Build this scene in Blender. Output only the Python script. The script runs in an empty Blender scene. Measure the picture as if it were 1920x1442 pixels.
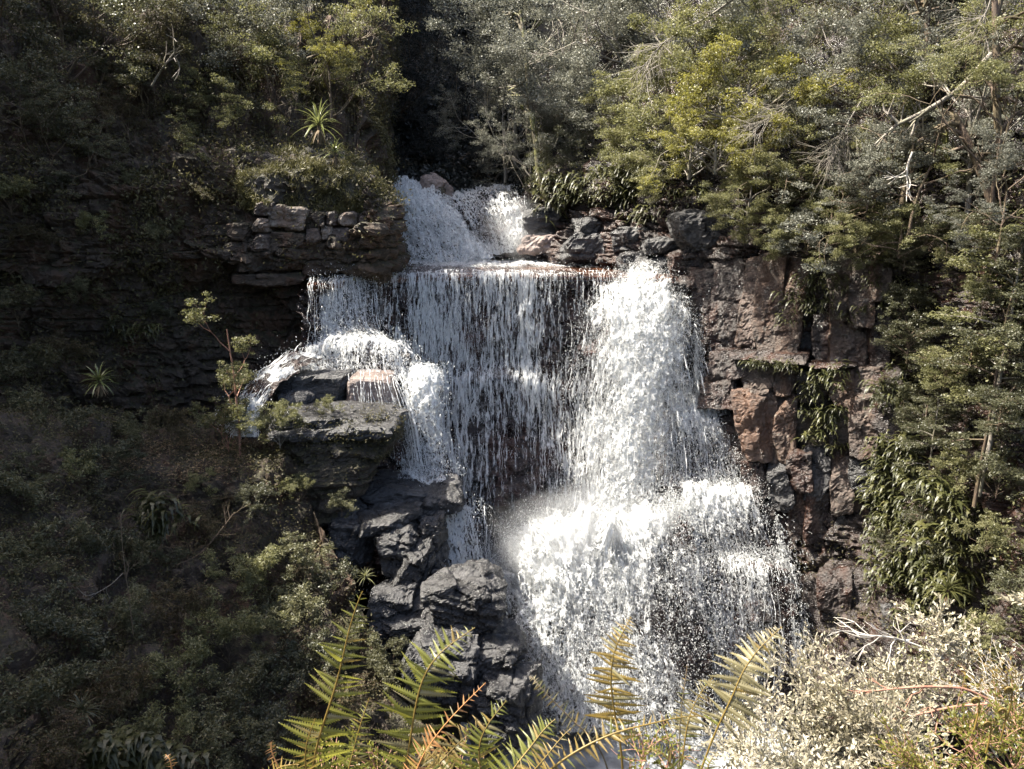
import bpy, math, random
import numpy as np
from mathutils import Vector, Matrix, Euler

# ------------------------------------------------------------------ camera, sky, sun, exposure
SC = bpy.context.scene
COL = SC.collection
R = math.radians
F_PX, PITCH = 1332.0, R(13.8)
cam_d = bpy.data.cameras.new('camera'); cam_d.sensor_width = 36.0; cam_d.lens = F_PX / 1920 * 36
cam_d.clip_start = 0.05; cam_d.clip_end = 600
cam = bpy.data.objects.new('camera', cam_d); COL.objects.link(cam)
cam.location = (0, 0, 0); cam.rotation_euler = (R(90) - PITCH, 0, 0)
SC.camera = cam

SUN_EL, SUN_AZ = R(57), R(-82)          # azimuth from +Y, negative = to the left
TO_SUN = Vector((math.sin(SUN_AZ) * math.cos(SUN_EL), math.cos(SUN_AZ) * math.cos(SUN_EL), math.sin(SUN_EL)))
W = bpy.data.worlds.new('World'); SC.world = W; W.use_nodes = True
nt = W.node_tree; bg = nt.nodes['Background']
sky = nt.nodes.new('ShaderNodeTexSky'); sky.sky_type = 'NISHITA'; sky.sun_disc = False
sky.dust_density = 4.0; sky.ozone_density = 0.4; sky.sun_elevation = SUN_EL; sky.sun_rotation = SUN_AZ
nt.links.new(sky.outputs[0], bg.inputs[0]); bg.inputs[1].default_value = 0.115
sl = bpy.data.lights.new('sun', 'SUN'); sl.energy = 5.0; sl.angle = R(0.5); sl.color = (1.0, 0.94, 0.82)
so = bpy.data.objects.new('sun', sl); COL.objects.link(so)
so.rotation_euler = TO_SUN.to_track_quat('Z', 'Y').to_euler()
SC.view_settings.view_transform = 'Standard'; SC.view_settings.look = 'None'
SC.view_settings.exposure = 2.12; SC.view_settings.gamma = 1.0
SC.render.engine = 'CYCLES'
cy = SC.cycles
cy.max_bounces = 7; cy.diffuse_bounces = 3; cy.glossy_bounces = 2; cy.transmission_bounces = 4
cy.transparent_max_bounces = 10; cy.volume_bounces = 0
cy.caustics_reflective = False; cy.caustics_refractive = False
cy.use_denoising = True
try: cy.denoiser = 'OPENIMAGEDENOISE'
except Exception: pass
cy.sample_clamp_indirect = 6.0

# ------------------------------------------------------------------ geometry helpers
CT, ST = math.cos(PITCH), math.sin(PITCH)
def ray(px, py):
    a = (px - 960) / F_PX; b = (721 - py) / F_PX
    return np.array([a, CT + b * ST, -ST + b * CT])
def P(px, py, Y):                       # the point of the gorge at distance Y that the photo shows at (px, py)
    d = ray(px, py); return d * (Y / d[1])
def PZ(px, py, z):
    d = ray(px, py); return d * (z / d[2])

def _h(ix, iy, iz, seed):
    h = (ix.astype(np.int64) * 374761393 + iy.astype(np.int64) * 668265263 + iz.astype(np.int64) * 2147483647 + seed * 974634777) & 0xffffffff
    h = ((h ^ (h >> 13)) * 1274126177) & 0xffffffff
    h = ((h ^ (h >> 15)) * 2246822519) & 0xffffffff
    return ((h ^ (h >> 16)) & 0xffffff) / float(0xffffff)
def vnoise(p, seed=0):
    i = np.floor(p); f = p - i; f = f * f * (3 - 2 * f); i = i.astype(np.int64)
    x, y, z = i[..., 0], i[..., 1], i[..., 2]; r = 0
    for dx in (0, 1):
        for dy in (0, 1):
            for dz in (0, 1):
                w = (f[..., 0] if dx else 1 - f[..., 0]) * (f[..., 1] if dy else 1 - f[..., 1]) * (f[..., 2] if dz else 1 - f[..., 2])
                r = r + w * _h(x + dx, y + dy, z + dz, seed)
    return r * 2 - 1
def fbm(p, oct=4, seed=0, gain=0.5):
    r = 0; a = 1; p = np.asarray(p, float)
    for o in range(oct):
        r = r + a * vnoise(p * (2.03 ** o) + 17.3 * o, seed + o); a *= gain
    return r
def worley(p, seed=0):
    i = np.floor(p).astype(np.int64)
    f1 = np.full(p.shape[:-1], 9.0); f2 = f1.copy(); cid = np.zeros(p.shape[:-1])
    for dx in (-1, 0, 1):
        for dy in (-1, 0, 1):
            for dz in (-1, 0, 1):
                c = i + np.array([dx, dy, dz]); x, y, z = c[..., 0], c[..., 1], c[..., 2]
                q = np.stack([x + _h(x, y, z, seed), y + _h(x, y, z, seed + 7), z + _h(x, y, z, seed + 13)], -1)
                d = np.linalg.norm(q - p, axis=-1); rid = _h(x, y, z, seed + 29)
                m = d < f1
                f2 = np.where(m, f1, np.minimum(f2, d)); cid = np.where(m, rid, cid); f1 = np.where(m, d, f1)
    return f1, f2, cid
def sstep(a, b, x):
    t = np.clip((x - a) / (b - a), 0, 1); return t * t * (3 - 2 * t)

def mesh(name, V, Fs, smooth=False, attrs=None):
    V = np.asarray(V, np.float32).reshape(-1, 3)
    if not isinstance(Fs, (list, tuple)): Fs = [Fs]
    Fs = [np.asarray(f, np.int32) for f in Fs if len(f)]
    me = bpy.data.meshes.new(name)
    me.vertices.add(len(V)); me.vertices.foreach_set('co', V.ravel())
    idx = np.concatenate([f.ravel() for f in Fs]); tot = np.concatenate([np.full(len(f), f.shape[1], np.int32) for f in Fs])
    st = np.concatenate([[0], np.cumsum(tot)[:-1]]).astype(np.int32)
    me.loops.add(len(idx)); me.loops.foreach_set('vertex_index', idx)
    me.polygons.add(len(tot)); me.polygons.foreach_set('loop_start', st)
    try: me.polygons.foreach_set('loop_total', tot)
    except Exception: pass
    me.polygons.foreach_set('use_smooth', np.full(len(tot), smooth))
    for k, (ty, a) in (attrs or {}).items():
        at = me.attributes.new(k, ty, 'POINT')
        at.data.foreach_set('vector' if ty == 'FLOAT_VECTOR' else 'value', np.asarray(a, np.float32).ravel())
    me.update(calc_edges=True); me.validate()
    return me
def obj(name, me, mt=None, parent=None, loc=None):
    o = bpy.data.objects.new(name, me); COL.objects.link(o)
    if mt is not None and me is not None and not me.materials: me.materials.append(mt)
    if parent is not None: o.parent = parent
    if loc is not None: o.location = loc
    return o
def thing(name, label, cat, loc=(0, 0, 0), rot=(0, 0, 0), group=None, scale=1.0):
    o = bpy.data.objects.new(name, None); COL.objects.link(o); o.empty_display_size = 0.2
    o.location = loc; o.rotation_euler = rot; o.scale = (scale,) * 3
    return tag(o, label, cat, group)
def tag(o, label, cat, group=None):
    o['label'] = label; o['category'] = cat
    if group: o['group'] = group
    return o
def struct(name, me, mt):
    o = obj(name, me, mt); o['kind'] = 'structure'; return o

def cr(C, n):                           # Catmull-Rom resample along axis 0
    m = len(C)
    if m == 2:
        t = np.linspace(0, 1, n).reshape((-1,) + (1,) * (C.ndim - 1)); return C[0] * (1 - t) + C[1] * t
    s = np.linspace(0, m - 1, n); i = np.clip(np.floor(s).astype(int), 0, m - 2); t = (s - i).reshape((-1,) + (1,) * (C.ndim - 1))
    g = lambda k: C[np.clip(k, 0, m - 1)]
    p0, p1, p2, p3 = g(i - 1), g(i), g(i + 1), g(i + 2)
    p0 = np.where((i == 0).reshape(t.shape), 2 * p1 - p2, p0); p3 = np.where((i == m - 2).reshape(t.shape), 2 * p2 - p1, p3)
    return 0.5 * (2 * p1 + (p2 - p0) * t + (2 * p0 - 5 * p1 + 4 * p2 - p3) * t ** 2 + (3 * p1 - p0 - 3 * p2 + p3) * t ** 3)
def ctrl(rows):
    return np.array([[P(*c) for c in r] for r in rows])
def patch(C, nv, nu):
    G = cr(C, nv); return np.swapaxes(cr(np.swapaxes(G, 0, 1), nu), 0, 1)
def gnormals(G):
    du = np.gradient(G, axis=1); dv = np.gradient(G, axis=0)
    n = np.cross(du, dv); n /= np.linalg.norm(n, axis=-1, keepdims=True) + 1e-9
    if (n * -G).sum() < 0: n = -n
    return n
def gfaces(nv, nu):
    i = np.arange(nv * nu).reshape(nv, nu)
    return np.stack([i[:-1, :-1], i[1:, :-1], i[1:, 1:], i[:-1, 1:]], -1).reshape(-1, 4)
def gsize(C, res):
    lu = np.linalg.norm(np.diff(C, axis=1), axis=-1).sum(1).max(); lv = np.linalg.norm(np.diff(C, axis=0), axis=-1).sum(0).max()
    return max(4, int(lv / res)), max(4, int(lu / res))
def tube(pts, rad, n=6):
    pts = np.asarray(pts, float); rad = np.broadcast_to(np.asarray(rad, float), (len(pts),))
    t = np.gradient(pts, axis=0); t /= np.linalg.norm(t, axis=1, keepdims=True) + 1e-9
    ref = np.array([0.31, 0.17, 0.93]) if abs(t[:, 2]).mean() < 0.8 else np.array([0.9, 0.3, 0.1])
    a = np.cross(t, ref); a /= np.linalg.norm(a, axis=1, keepdims=True) + 1e-9; b = np.cross(t, a)
    th = np.arange(n) * 2 * np.pi / n
    V = pts[:, None] + rad[:, None, None] * (np.cos(th)[None, :, None] * a[:, None] + np.sin(th)[None, :, None] * b[:, None])
    i = np.arange(len(pts) * n).reshape(len(pts), n); j = np.roll(i, -1, axis=1)
    Fq = np.stack([i[:-1], j[:-1], j[1:], i[1:]], -1).reshape(-1, 4)
    return V.reshape(-1, 3), Fq
def join(parts):
    V = []; Fq = []; o = 0
    for v, f in parts:
        V.append(v); Fq.append(np.asarray(f) + o); o += len(v)
    return np.concatenate(V), np.concatenate(Fq)

# ------------------------------------------------------------------ materials
def newmat(name):
    m = bpy.data.materials.new(name); m.use_nodes = True
    t = m.node_tree; b = t.nodes['Principled BSDF']; o = t.nodes['Material Output']
    return m, t, b, o
def N(t, ty, **kw):
    n = t.nodes.new(ty)
    for k, v in kw.items():
        if k == 'ins':
            for kk, vv in v.items():
                s = n.inputs[kk]
                if hasattr(vv, 'is_linked'): t.links.new(vv, s)
                else: s.default_value = vv
        else: setattr(n, k, v)
    return n
def ramp(t, fac, stops):
    n = t.nodes.new('ShaderNodeValToRGB'); e = n.color_ramp.elements
    while len(e) < len(stops): e.new(0.5)
    for k, (p, c) in enumerate(stops): e[k].position = p; e[k].color = (*c, 1) if len(c) == 3 else c
    t.links.new(fac, n.inputs[0]); return n.outputs[0]
def math_(t, op, a, b=0.0, c=0.0, clamp=False):
    n = t.nodes.new('ShaderNodeMath'); n.operation = op; n.use_clamp = clamp
    for k, v in enumerate((a, b, c)):
        if hasattr(v, 'is_linked'): t.links.new(v, n.inputs[k])
        else: n.inputs[k].default_value = v
    return n.outputs[0]
def mixc(t, fac, a, b, mode='MIX'):
    n = t.nodes.new('ShaderNodeMix'); n.data_type = 'RGBA'; n.blend_type = mode
    for s, v in ((n.inputs[0], fac), (n.inputs[6], a), (n.inputs[7], b)):
        if hasattr(v, 'is_linked'): t.links.new(v, s)
        else: s.default_value = v if isinstance(v, float) else (*v, 1)
    return n.outputs[2]

def rock_mat(name, dark, mid, light, stain=None, stain_amt=0.0, moss=0.0, rough=(0.25, 0.7), lichen=0.0, scale=1.0, moss_col=(0.017, 0.0145, 0.006)):
    m, t, b, o = newmat(name)
    g = N(t, 'ShaderNodeNewGeometry'); pos = g.outputs['Position']
    st = N(t, 'ShaderNodeVectorMath', operation='MULTIPLY', ins={0: pos, 1: (1.0, 1.0, 2.6)}).outputs[0]
    n1 = N(t, 'ShaderNodeTexNoise', ins={'Vector': st, 'Scale': 1.3 * scale, 'Detail': 8.0, 'Roughness': 0.65, 'Distortion': 0.4}).outputs[0]
    n2 = N(t, 'ShaderNodeTexNoise', ins={'Vector': pos, 'Scale': 14.0 * scale, 'Detail': 6.0, 'Roughness': 0.7}).outputs[0]
    f = math_(t, 'ADD', math_(t, 'MULTIPLY', n1, 0.7), math_(t, 'MULTIPLY', n2, 0.3))
    c = ramp(t, f, [(0.36, dark), (0.5, mid), (0.66, light)])
    if stain:
        sv = N(t, 'ShaderNodeVectorMath', operation='MULTIPLY', ins={0: pos, 1: (1.2, 1.2, 0.25)}).outputs[0]
        ns = N(t, 'ShaderNodeTexNoise', ins={'Vector': sv, 'Scale': 1.1, 'Detail': 5.0, 'Roughness': 0.6}).outputs[0]
        c = mixc(t, math_(t, 'MULTIPLY', ramp(t, ns, [(0.48, (0, 0, 0)), (0.62, (1, 1, 1))]), stain_amt), c, stain)
    if lichen > 0:
        nl = N(t, 'ShaderNodeTexNoise', ins={'Vector': pos, 'Scale': 6.0, 'Detail': 7.0, 'Roughness': 0.75}).outputs[0]
        c = mixc(t, math_(t, 'MULTIPLY', ramp(t, nl, [(0.56, (0, 0, 0)), (0.64, (1, 1, 1))]), lichen), c, (0.30, 0.29, 0.25))
    if moss > 0:
        up = N(t, 'ShaderNodeSeparateXYZ', ins={0: g.outputs['Normal']}).outputs[2]
        nm = N(t, 'ShaderNodeTexNoise', ins={'Vector': pos, 'Scale': 2.2, 'Detail': 6.0, 'Roughness': 0.7}).outputs[0]
        mm = math_(t, 'ADD', nm, math_(t, 'MULTIPLY', up, 0.25))
        k = 0.72 - moss * 0.4
        c = mixc(t, ramp(t, mm, [(k, (0, 0, 0)), (k + 0.1, (1, 1, 1))]), c, mixc(t, n2, moss_col, tuple(x * 2.2 for x in moss_col)))
    t.links.new(c, b.inputs['Base Color'])
    rr = N(t, 'ShaderNodeMapRange', ins={0: n1, 1: 0.35, 2: 0.65, 3: rough[0], 4: rough[1]}).outputs[0]
    t.links.new(rr, b.inputs['Roughness'])
    n3 = N(t, 'ShaderNodeTexNoise', ins={'Vector': st, 'Scale': 5.0 * scale, 'Detail': 9.0, 'Roughness': 0.72}).outputs[0]
    bp = N(t, 'ShaderNodeBump', ins={'Strength': 0.9, 'Distance': 0.09, 'Height': n3})
    t.links.new(bp.outputs[0], b.inputs['Normal'])
    return m
def leaf_mat(name, cols, rough=0.42, trans=0.3, spec=0.5, tcol=None):
    m, t, b, o = newmat(name)
    g = N(t, 'ShaderNodeNewGeometry'); oi = N(t, 'ShaderNodeObjectInfo')
    r = g.outputs['Random Per Island']
    lo = N(t, 'ShaderNodeTexNoise', ins={'Vector': g.outputs['Position'], 'Scale': 0.9, 'Detail': 3.0}).outputs[0]
    f = math_(t, 'ADD', math_(t, 'MULTIPLY', r, 0.55), math_(t, 'MULTIPLY', math_(t, 'SUBTRACT', lo, 0.25), 0.9), clamp=True)
    n = len(cols); c = ramp(t, f, [(k / (n - 1) * 0.9 + 0.05, cols[k]) for k in range(n)])
    hs = N(t, 'ShaderNodeHueSaturation', ins={'Color': c, 'Value': math_(t, 'ADD', math_(t, 'MULTIPLY', oi.outputs['Random'], 0.5), 0.75)}).outputs[0]
    t.links.new(hs, b.inputs['Base Color']); b.inputs['Roughness'].default_value = rough
    b.inputs['Specular IOR Level'].default_value = spec
    tr = N(t, 'ShaderNodeBsdfTranslucent')
    t.links.new(mixc(t, 0.5, hs, tcol or (0.17, 0.17, 0.075)), tr.inputs[0])
    mx = N(t, 'ShaderNodeMixShader', ins={0: trans, 1: b.outputs[0], 2: tr.outputs[0]})
    t.links.new(mx.outputs[0], o.inputs[0])
    return m
def bark_mat(name, c0, c1, moss=0.0):
    m, t, b, o = newmat(name)
    tc = N(t, 'ShaderNodeNewGeometry').outputs['Position']
    st = N(t, 'ShaderNodeVectorMath', operation='MULTIPLY', ins={0: tc, 1: (6.0, 6.0, 1.5)}).outputs[0]
    n1 = N(t, 'ShaderNodeTexNoise', ins={'Vector': st, 'Scale': 3.0, 'Detail': 6.0, 'Roughness': 0.7}).outputs[0]
    c = ramp(t, n1, [(0.35, c0), (0.65, c1)])
    if moss:
        n2 = N(t, 'ShaderNodeTexNoise', ins={'Vector': tc, 'Scale': 2.5, 'Detail': 4.0}).outputs[0]
        c = mixc(t, math_(t, 'MULTIPLY', ramp(t, n2, [(0.45, (0, 0, 0)), (0.58, (1, 1, 1))]), moss), c, (0.10, 0.10, 0.02))
    t.links.new(c, b.inputs['Base Color']); b.inputs['Roughness'].default_value = 0.8
    t.links.new(N(t, 'ShaderNodeBump', ins={'Strength': 0.6, 'Distance': 0.02, 'Height': n1}).outputs[0], b.inputs['Normal'])
    return m

M = {}
M['rock_wet'] = rock_mat('rock_wet', (0.009, 0.007, 0.007), (0.024, 0.018, 0.016), (0.058, 0.044, 0.038), stain=(0.045, 0.016, 0.008), stain_amt=0.6, rough=(0.12, 0.45))
M['rock_fall'] = rock_mat('rock_fall', (0.006, 0.004, 0.004), (0.017, 0.010, 0.009), (0.035, 0.022, 0.019), stain=(0.045, 0.014, 0.008), stain_amt=0.6, rough=(0.12, 0.4))
M['rock_black'] = rock_mat('rock_black', (0.010, 0.010, 0.012), (0.030, 0.029, 0.030), (0.085, 0.082, 0.082), rough=(0.15, 0.5), lichen=0.15)
M['rock_slate'] = rock_mat('rock_slate', (0.010, 0.0095, 0.010), (0.028, 0.027, 0.027), (0.075, 0.072, 0.072), rough=(0.14, 0.42), lichen=0.08)
M['rock_column'] = rock_mat('rock_column', (0.014, 0.009, 0.007), (0.055, 0.039, 0.031), (0.15, 0.115, 0.095), stain=(0.095, 0.045, 0.022), stain_amt=0.55, rough=(0.3, 0.8), lichen=0.5)
M['rock_orange'] = rock_mat('rock_orange', (0.020, 0.013, 0.010), (0.066, 0.044, 0.034), (0.15, 0.105, 0.085), stain=(0.10, 0.046, 0.022), stain_amt=0.65, rough=(0.22, 0.55))
M['rock_pink'] = rock_mat('rock_pink', (0.09, 0.07, 0.06), (0.20, 0.15, 0.13), (0.30, 0.24, 0.21), rough=(0.3, 0.6))
M['rock_moss'] = rock_mat('rock_moss', (0.014, 0.011, 0.008), (0.035, 0.027, 0.020), (0.08, 0.064, 0.05), moss=0.4, rough=(0.5, 0.9), lichen=0.1)
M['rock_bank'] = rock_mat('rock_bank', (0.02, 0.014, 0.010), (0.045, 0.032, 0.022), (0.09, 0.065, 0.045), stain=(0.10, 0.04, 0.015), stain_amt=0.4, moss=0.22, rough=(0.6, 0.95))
M['rock_stone'] = rock_mat('rock_stone', (0.07, 0.05, 0.038), (0.16, 0.125, 0.10), (0.28, 0.24, 0.20), stain=(0.16, 0.07, 0.03), stain_amt=0.4, rough=(0.5, 0.9), lichen=0.6, moss=0.15)
M['soil'] = rock_mat('soil', (0.010, 0.008, 0.006), (0.024, 0.018, 0.012), (0.05, 0.036, 0.022), moss=0.35, rough=(0.8, 1.0))
# ------------------------------------------------------------------ rock
def rockify(G, amp=0.3, size=1.0, strata=0.0, seed=0, smooth=0.3, lay=0.45):
    n = gnormals(G); s = G / size
    s = s + 0.25 * np.stack([fbm(s * 0.9 + 3, 2, seed), fbm(s * 0.9 + 9, 2, seed + 1), fbm(s * 0.9 + 15, 2, seed + 2)], -1)
    f1, f2, cid = worley(s * np.array([0.42, 0.42, 0.5]), seed)
    g1, g2, gid = worley(s * np.array([1.0, 1.0, 1.7]), seed + 50)
    d = amp * (1.3 * (cid - 0.5) + 0.5 * (gid - 0.5) + 0.7 * fbm(G * 0.5 / size, 3, seed + 3)) - amp * 0.3 * (1 - sstep(0.0, 0.06, f2 - f1)) - amp * 0.18 * (1 - sstep(0.0, 0.08, g2 - g1))
    if strata:
        zz = G[..., 2] / lay + 0.35 * fbm(G * np.array([0.35, 0.35, 0.1]), 2, seed + 5)
        k = np.floor(zz); fr = zz - k
        d = d + strata * (_h(k.astype(np.int64), k.astype(np.int64) * 3, (G[..., 0] * 0.25 + cid).astype(np.int64), seed + 6) - 0.5) - strata * 0.5 * (1 - sstep(0, 0.12, np.minimum(fr, 1 - fr)))
    d = d + smooth * amp * fbm(G * 3.0 / size, 4, seed + 8, 0.6)
    return G + n * d[..., None]
def rock_patch(name, rows, res, mt, amp=0.3, size=1.0, strata=0.0, seed=0, back=0.0, C=None, lay=0.45, kind=True):
    C = ctrl(rows) if C is None else C
    nv, nu = gsize(C, res); G = patch(C, nv, nu)
    if back: G = G - gnormals(G) * back
    G = rockify(G, amp, size, strata, seed, lay=lay)
    me = mesh(name, G, gfaces(nv, nu), False)
    o = struct(name, me, mt)
    return o, G

def cube_surface(n):
    nx, ny, nz = n; Vs = []; Fs = []; o = 0
    def grid(fn, a, b):
        nonlocal o
        u, v = np.meshgrid(np.linspace(-1, 1, a + 1), np.linspace(-1, 1, b + 1), indexing='ij')
        Vs.append(fn(u, v).reshape(-1, 3)); i = np.arange((a + 1) * (b + 1)).reshape(a + 1, b + 1)
        Fs.append(np.stack([i[:-1, :-1], i[1:, :-1], i[1:, 1:], i[:-1, 1:]], -1).reshape(-1, 4) + o); o += (a + 1) * (b + 1)
    one = np.ones_like
    for s in (-1, 1):
        grid(lambda u, v: np.stack([u, s * one(u), v], -1), nx, nz)
        grid(lambda u, v: np.stack([s * one(u), u, v], -1), ny, nz)
        grid(lambda u, v: np.stack([u, v, s * one(u)], -1), nx, ny)
    V = np.concatenate(Vs); Fq = np.concatenate(Fs)
    q, inv = np.unique(np.round(V, 5), axis=0, return_inverse=True)
    return q, inv.reshape(-1)[Fq]
def block(name, quad, Y, depth, mt, parent=None, seed=0, amp=0.06, rnd=7.0, cuts=7, res=0.11, back_up=0.0, strat=0.0, wdir=(0, 1, 0), cutr=(0.72, 1.0), bed=(0, 0, 1), lay=0.16):
    """rock piece; quad = pixel corners tl,tr,br,bl of the face we see, at distance(s) Y; depth metres behind it"""
    if not isinstance(Y, (list, tuple)): Y = [Y] * 4
    tl, tr, br, bl = [P(q[0], q[1], y) for q, y in zip(quad, Y)]
    rng = np.random.default_rng(seed)
    w = max(np.linalg.norm(tr - tl), np.linalg.norm(br - bl)); h = max(np.linalg.norm(bl - tl), np.linalg.norm(br - tr))
    n = [int(np.clip(x / res, 3, 46)) for x in (w, depth, h)]
    V, Fq = cube_surface(n)
    k = (np.abs(V) ** rnd).sum(1) ** (1 / rnd); V = V / k[:, None]
    # chisel with planes
    for _ in range(cuts):
        nn = rng.normal(size=3); nn /= np.linalg.norm(nn); d = rng.uniform(*cutr) * (np.abs(nn).sum() * 0.5 + 0.38)
        e = V @ nn - d; V = V - np.where(e > 0, e, 0)[:, None] * nn * 0.95
    a = (V[:, 0:1] + 1) / 2; c = (1 - V[:, 2:3]) / 2; bdir = np.array(wdir, float) * depth + np.array([0, 0, back_up])
    X = (tl * (1 - a) + tr * a) * (1 - c) + (bl * (1 - a) + br * a) * c + (V[:, 1:2] + 1) / 2 * bdir
    cen = X.mean(0); dr = X - cen; dr /= np.linalg.norm(dr, axis=1, keepdims=True) + 1e-9
    f1, f2, cid = worley(X / (0.5 + 0.25 * min(w, h)) + seed, seed)
    dd = amp * (1.0 * (cid - 0.5) + 0.9 * fbm(X * 2.2, 5, seed, 0.6) - 0.5 * (1 - sstep(0, 0.08, f2 - f1)))
    if strat:
        zz = X @ np.array(bed) / lay + 0.6 * fbm(X * 1.1, 3, seed); kk = np.floor(zz).astype(np.int64)
        dd = dd + strat * (_h(kk, kk * 3, kk * 0, seed) - 0.5)
    X = X + dr * dd[:, None]
    org = np.array([cen[0], cen[1], X[:, 2].min()])
    o = obj(name, mesh(name, X - org, Fq, False), mt, None, org)
    if parent is not None:
        o.parent = parent
    return o

# big ground sheet (gorge floor, hills behind everything)
def ground_h(x, y):
    fl = np.where(y < 32.0, -17.6, np.where(y < 38.5, -4.0, -1.6 + 0.06 * (y - 33)))
    fl = fl + np.clip(y - 43, 0, None) * 0.85
    xl = np.interp(y, [-10, 2, 12, 17, 20, 26, 33, 38, 42, 90], [-5.0, -6, -11, -16, -17.5, -17.5, -16, -12, -9, -9])
    xr = np.interp(y, [-10, 2, 8, 14, 20, 26, 30, 40, 90], [3.0, 4, 7, 11, 12, 10, 6, 4, 4])
    L = np.clip(xl - x, 0, None); Rr = np.clip(x - xr, 0, None)
    lift = np.interp(y, [-10, 1.0, 3.0, 9.0, 14], [13.6, 13.6, 12.5, 3.0, 0])
    rz = np.interp(y, [-10, 0, 3, 17, 19, 22, 25, 34, 40, 44.5, 46.5, 60], [-1, 2, 19, 23, 23.5, 23.5, 26, 28, 29, 31, 45, 48])  # unseen left ridge, its heights shaped to shade the left bank and gap
    hl = np.where(L > 0, np.minimum(fl + L * 4.0, rz + 0.1 * L), fl)
    h = hl + np.minimum(Rr * 2.4, 14 + Rr * 0.8) * np.clip((y + 2) / 14, 0.1, 1)
    return np.maximum(h, -17.6 + lift)
gx = np.linspace(-60, 60, 260); gy = np.linspace(-14, 110, 270)
GX, GY = np.meshgrid(gx, gy); GZ = ground_h(GX, GY)
Gg = np.stack([GX, GY, GZ], -1); Gg[..., 2] += 0.5 * fbm(Gg * np.array([0.4, 0.4, 0.0]), 4, 5)
struct('ground', mesh('ground', Gg, gfaces(*GX.shape), True), M['soil'])

# --- left side: shaded wall, hill above it, ledge and lower bank
LW = [
 [(-600, -500, 34), (-150, -500, 36), (100, -500, 38), (300, -480, 40), (450, -420, 41), (560, -350, 42), (650, -250, 43), (715, -150, 44), (740, -100, 52)],
 [(-600, 60, 24), (-150, 60, 26), (100, 80, 27.5), (300, 130, 28.5), (450, 190, 29), (560, 235, 29.5), (640, 285, 30), (690, 318, 30.5), (722, 338, 40)],
 [(-600, 260, 22), (-150, 270, 24), (100, 280, 25.2), (300, 300, 26), (450, 310, 26.4), (560, 300, 26.8), (650, 318, 27.2), (700, 345, 27.8), (730, 352, 40)],
 [(-600, 400, 21), (-150, 400, 23.2), (100, 400, 24.4), (300, 400, 25.0), (450, 400, 25.4), (560, 400, 25.6), (660, 400, 25.9), (722, 405, 26.6), (742, 400, 40)],
 [(-600, 490, 20.6), (-150, 490, 22.8), (100, 490, 24.0), (300, 490, 24.6), (450, 490, 25.0), (560, 490, 25.2), (650, 490, 25.6), (728, 490, 26.8), (748, 490, 40)],
 [(-600, 530, 20.8), (-150, 530, 23.0), (100, 530, 24.3), (300, 530, 25.2), (450, 530, 25.9), (560, 526, 26.0), (640, 524, 26.5), (700, 520, 27.2), (720, 515, 34)],
 [(-600, 620, 20.5), (-150, 620, 22.8), (100, 620, 24.2), (300, 620, 25.4), (450, 620, 26.2), (560, 620, 26.4), (620, 620, 26.6), (680, 620, 27), (700, 620, 30)],
 [(-600, 760, 19.6), (-150, 760, 21.8), (100, 760, 23.4), (300, 760, 25.0), (450, 760, 26.0), (560, 760, 26.2), (620, 760, 26.4), (680, 760, 26.8), (700, 760, 29)],
 [(-600, 960, 18.6), (-150, 960, 20.8), (100, 960, 22.4), (300, 960, 24.0), (450, 960, 25.5), (560, 960, 25.6), (620, 960, 26), (680, 960, 26.4), (700, 960, 29)]]
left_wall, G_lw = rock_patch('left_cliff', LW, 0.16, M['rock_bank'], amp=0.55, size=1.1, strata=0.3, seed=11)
LB = [
 [(-600, 720, 20.4), (-100, 760, 21.6), (150, 780, 22.6), (330, 800, 23.6), (440, 815, 23.6), (540, 830, 23.0)],
 [(-600, 780, 17.6), (-100, 800, 18.8), (150, 815, 20.0), (330, 830, 21.0), (440, 840, 21.2), (540, 850, 21.2)],
 [(-600, 850, 15.6), (-100, 860, 17.2), (150, 870, 18.2), (330, 885, 19.0), (450, 890, 19.4), (560, 880, 19.8)],
 [(-600, 960, 14.2), (-100, 970, 15.8), (150, 980, 16.9), (330, 985, 17.8), (470, 985, 18.3), (600, 985, 18.7)],
 [(-600, 1120, 11.5), (-100, 1120, 13.4), (150, 1120, 14.8), (330, 1120, 15.8), (500, 1120, 16.5), (670, 1120, 17.2)],
 [(-600, 1320, 8.6), (-100, 1320, 10.4), (150, 1320, 12.0), (330, 1320, 13.2), (520, 1320, 14.2), (760, 1300, 15.2)],
 [(-600, 1650, 5.8), (-100, 1650, 7.2), (150, 1650, 9.0), (330, 1650, 10.4), (560, 1650, 11.6), (900, 1600, 12.6)]]
left_bank, G_lb = rock_patch('left_bank', LB, 0.15, M['rock_bank'], amp=0.5, size=1.0, strata=0.15, seed=12)

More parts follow.
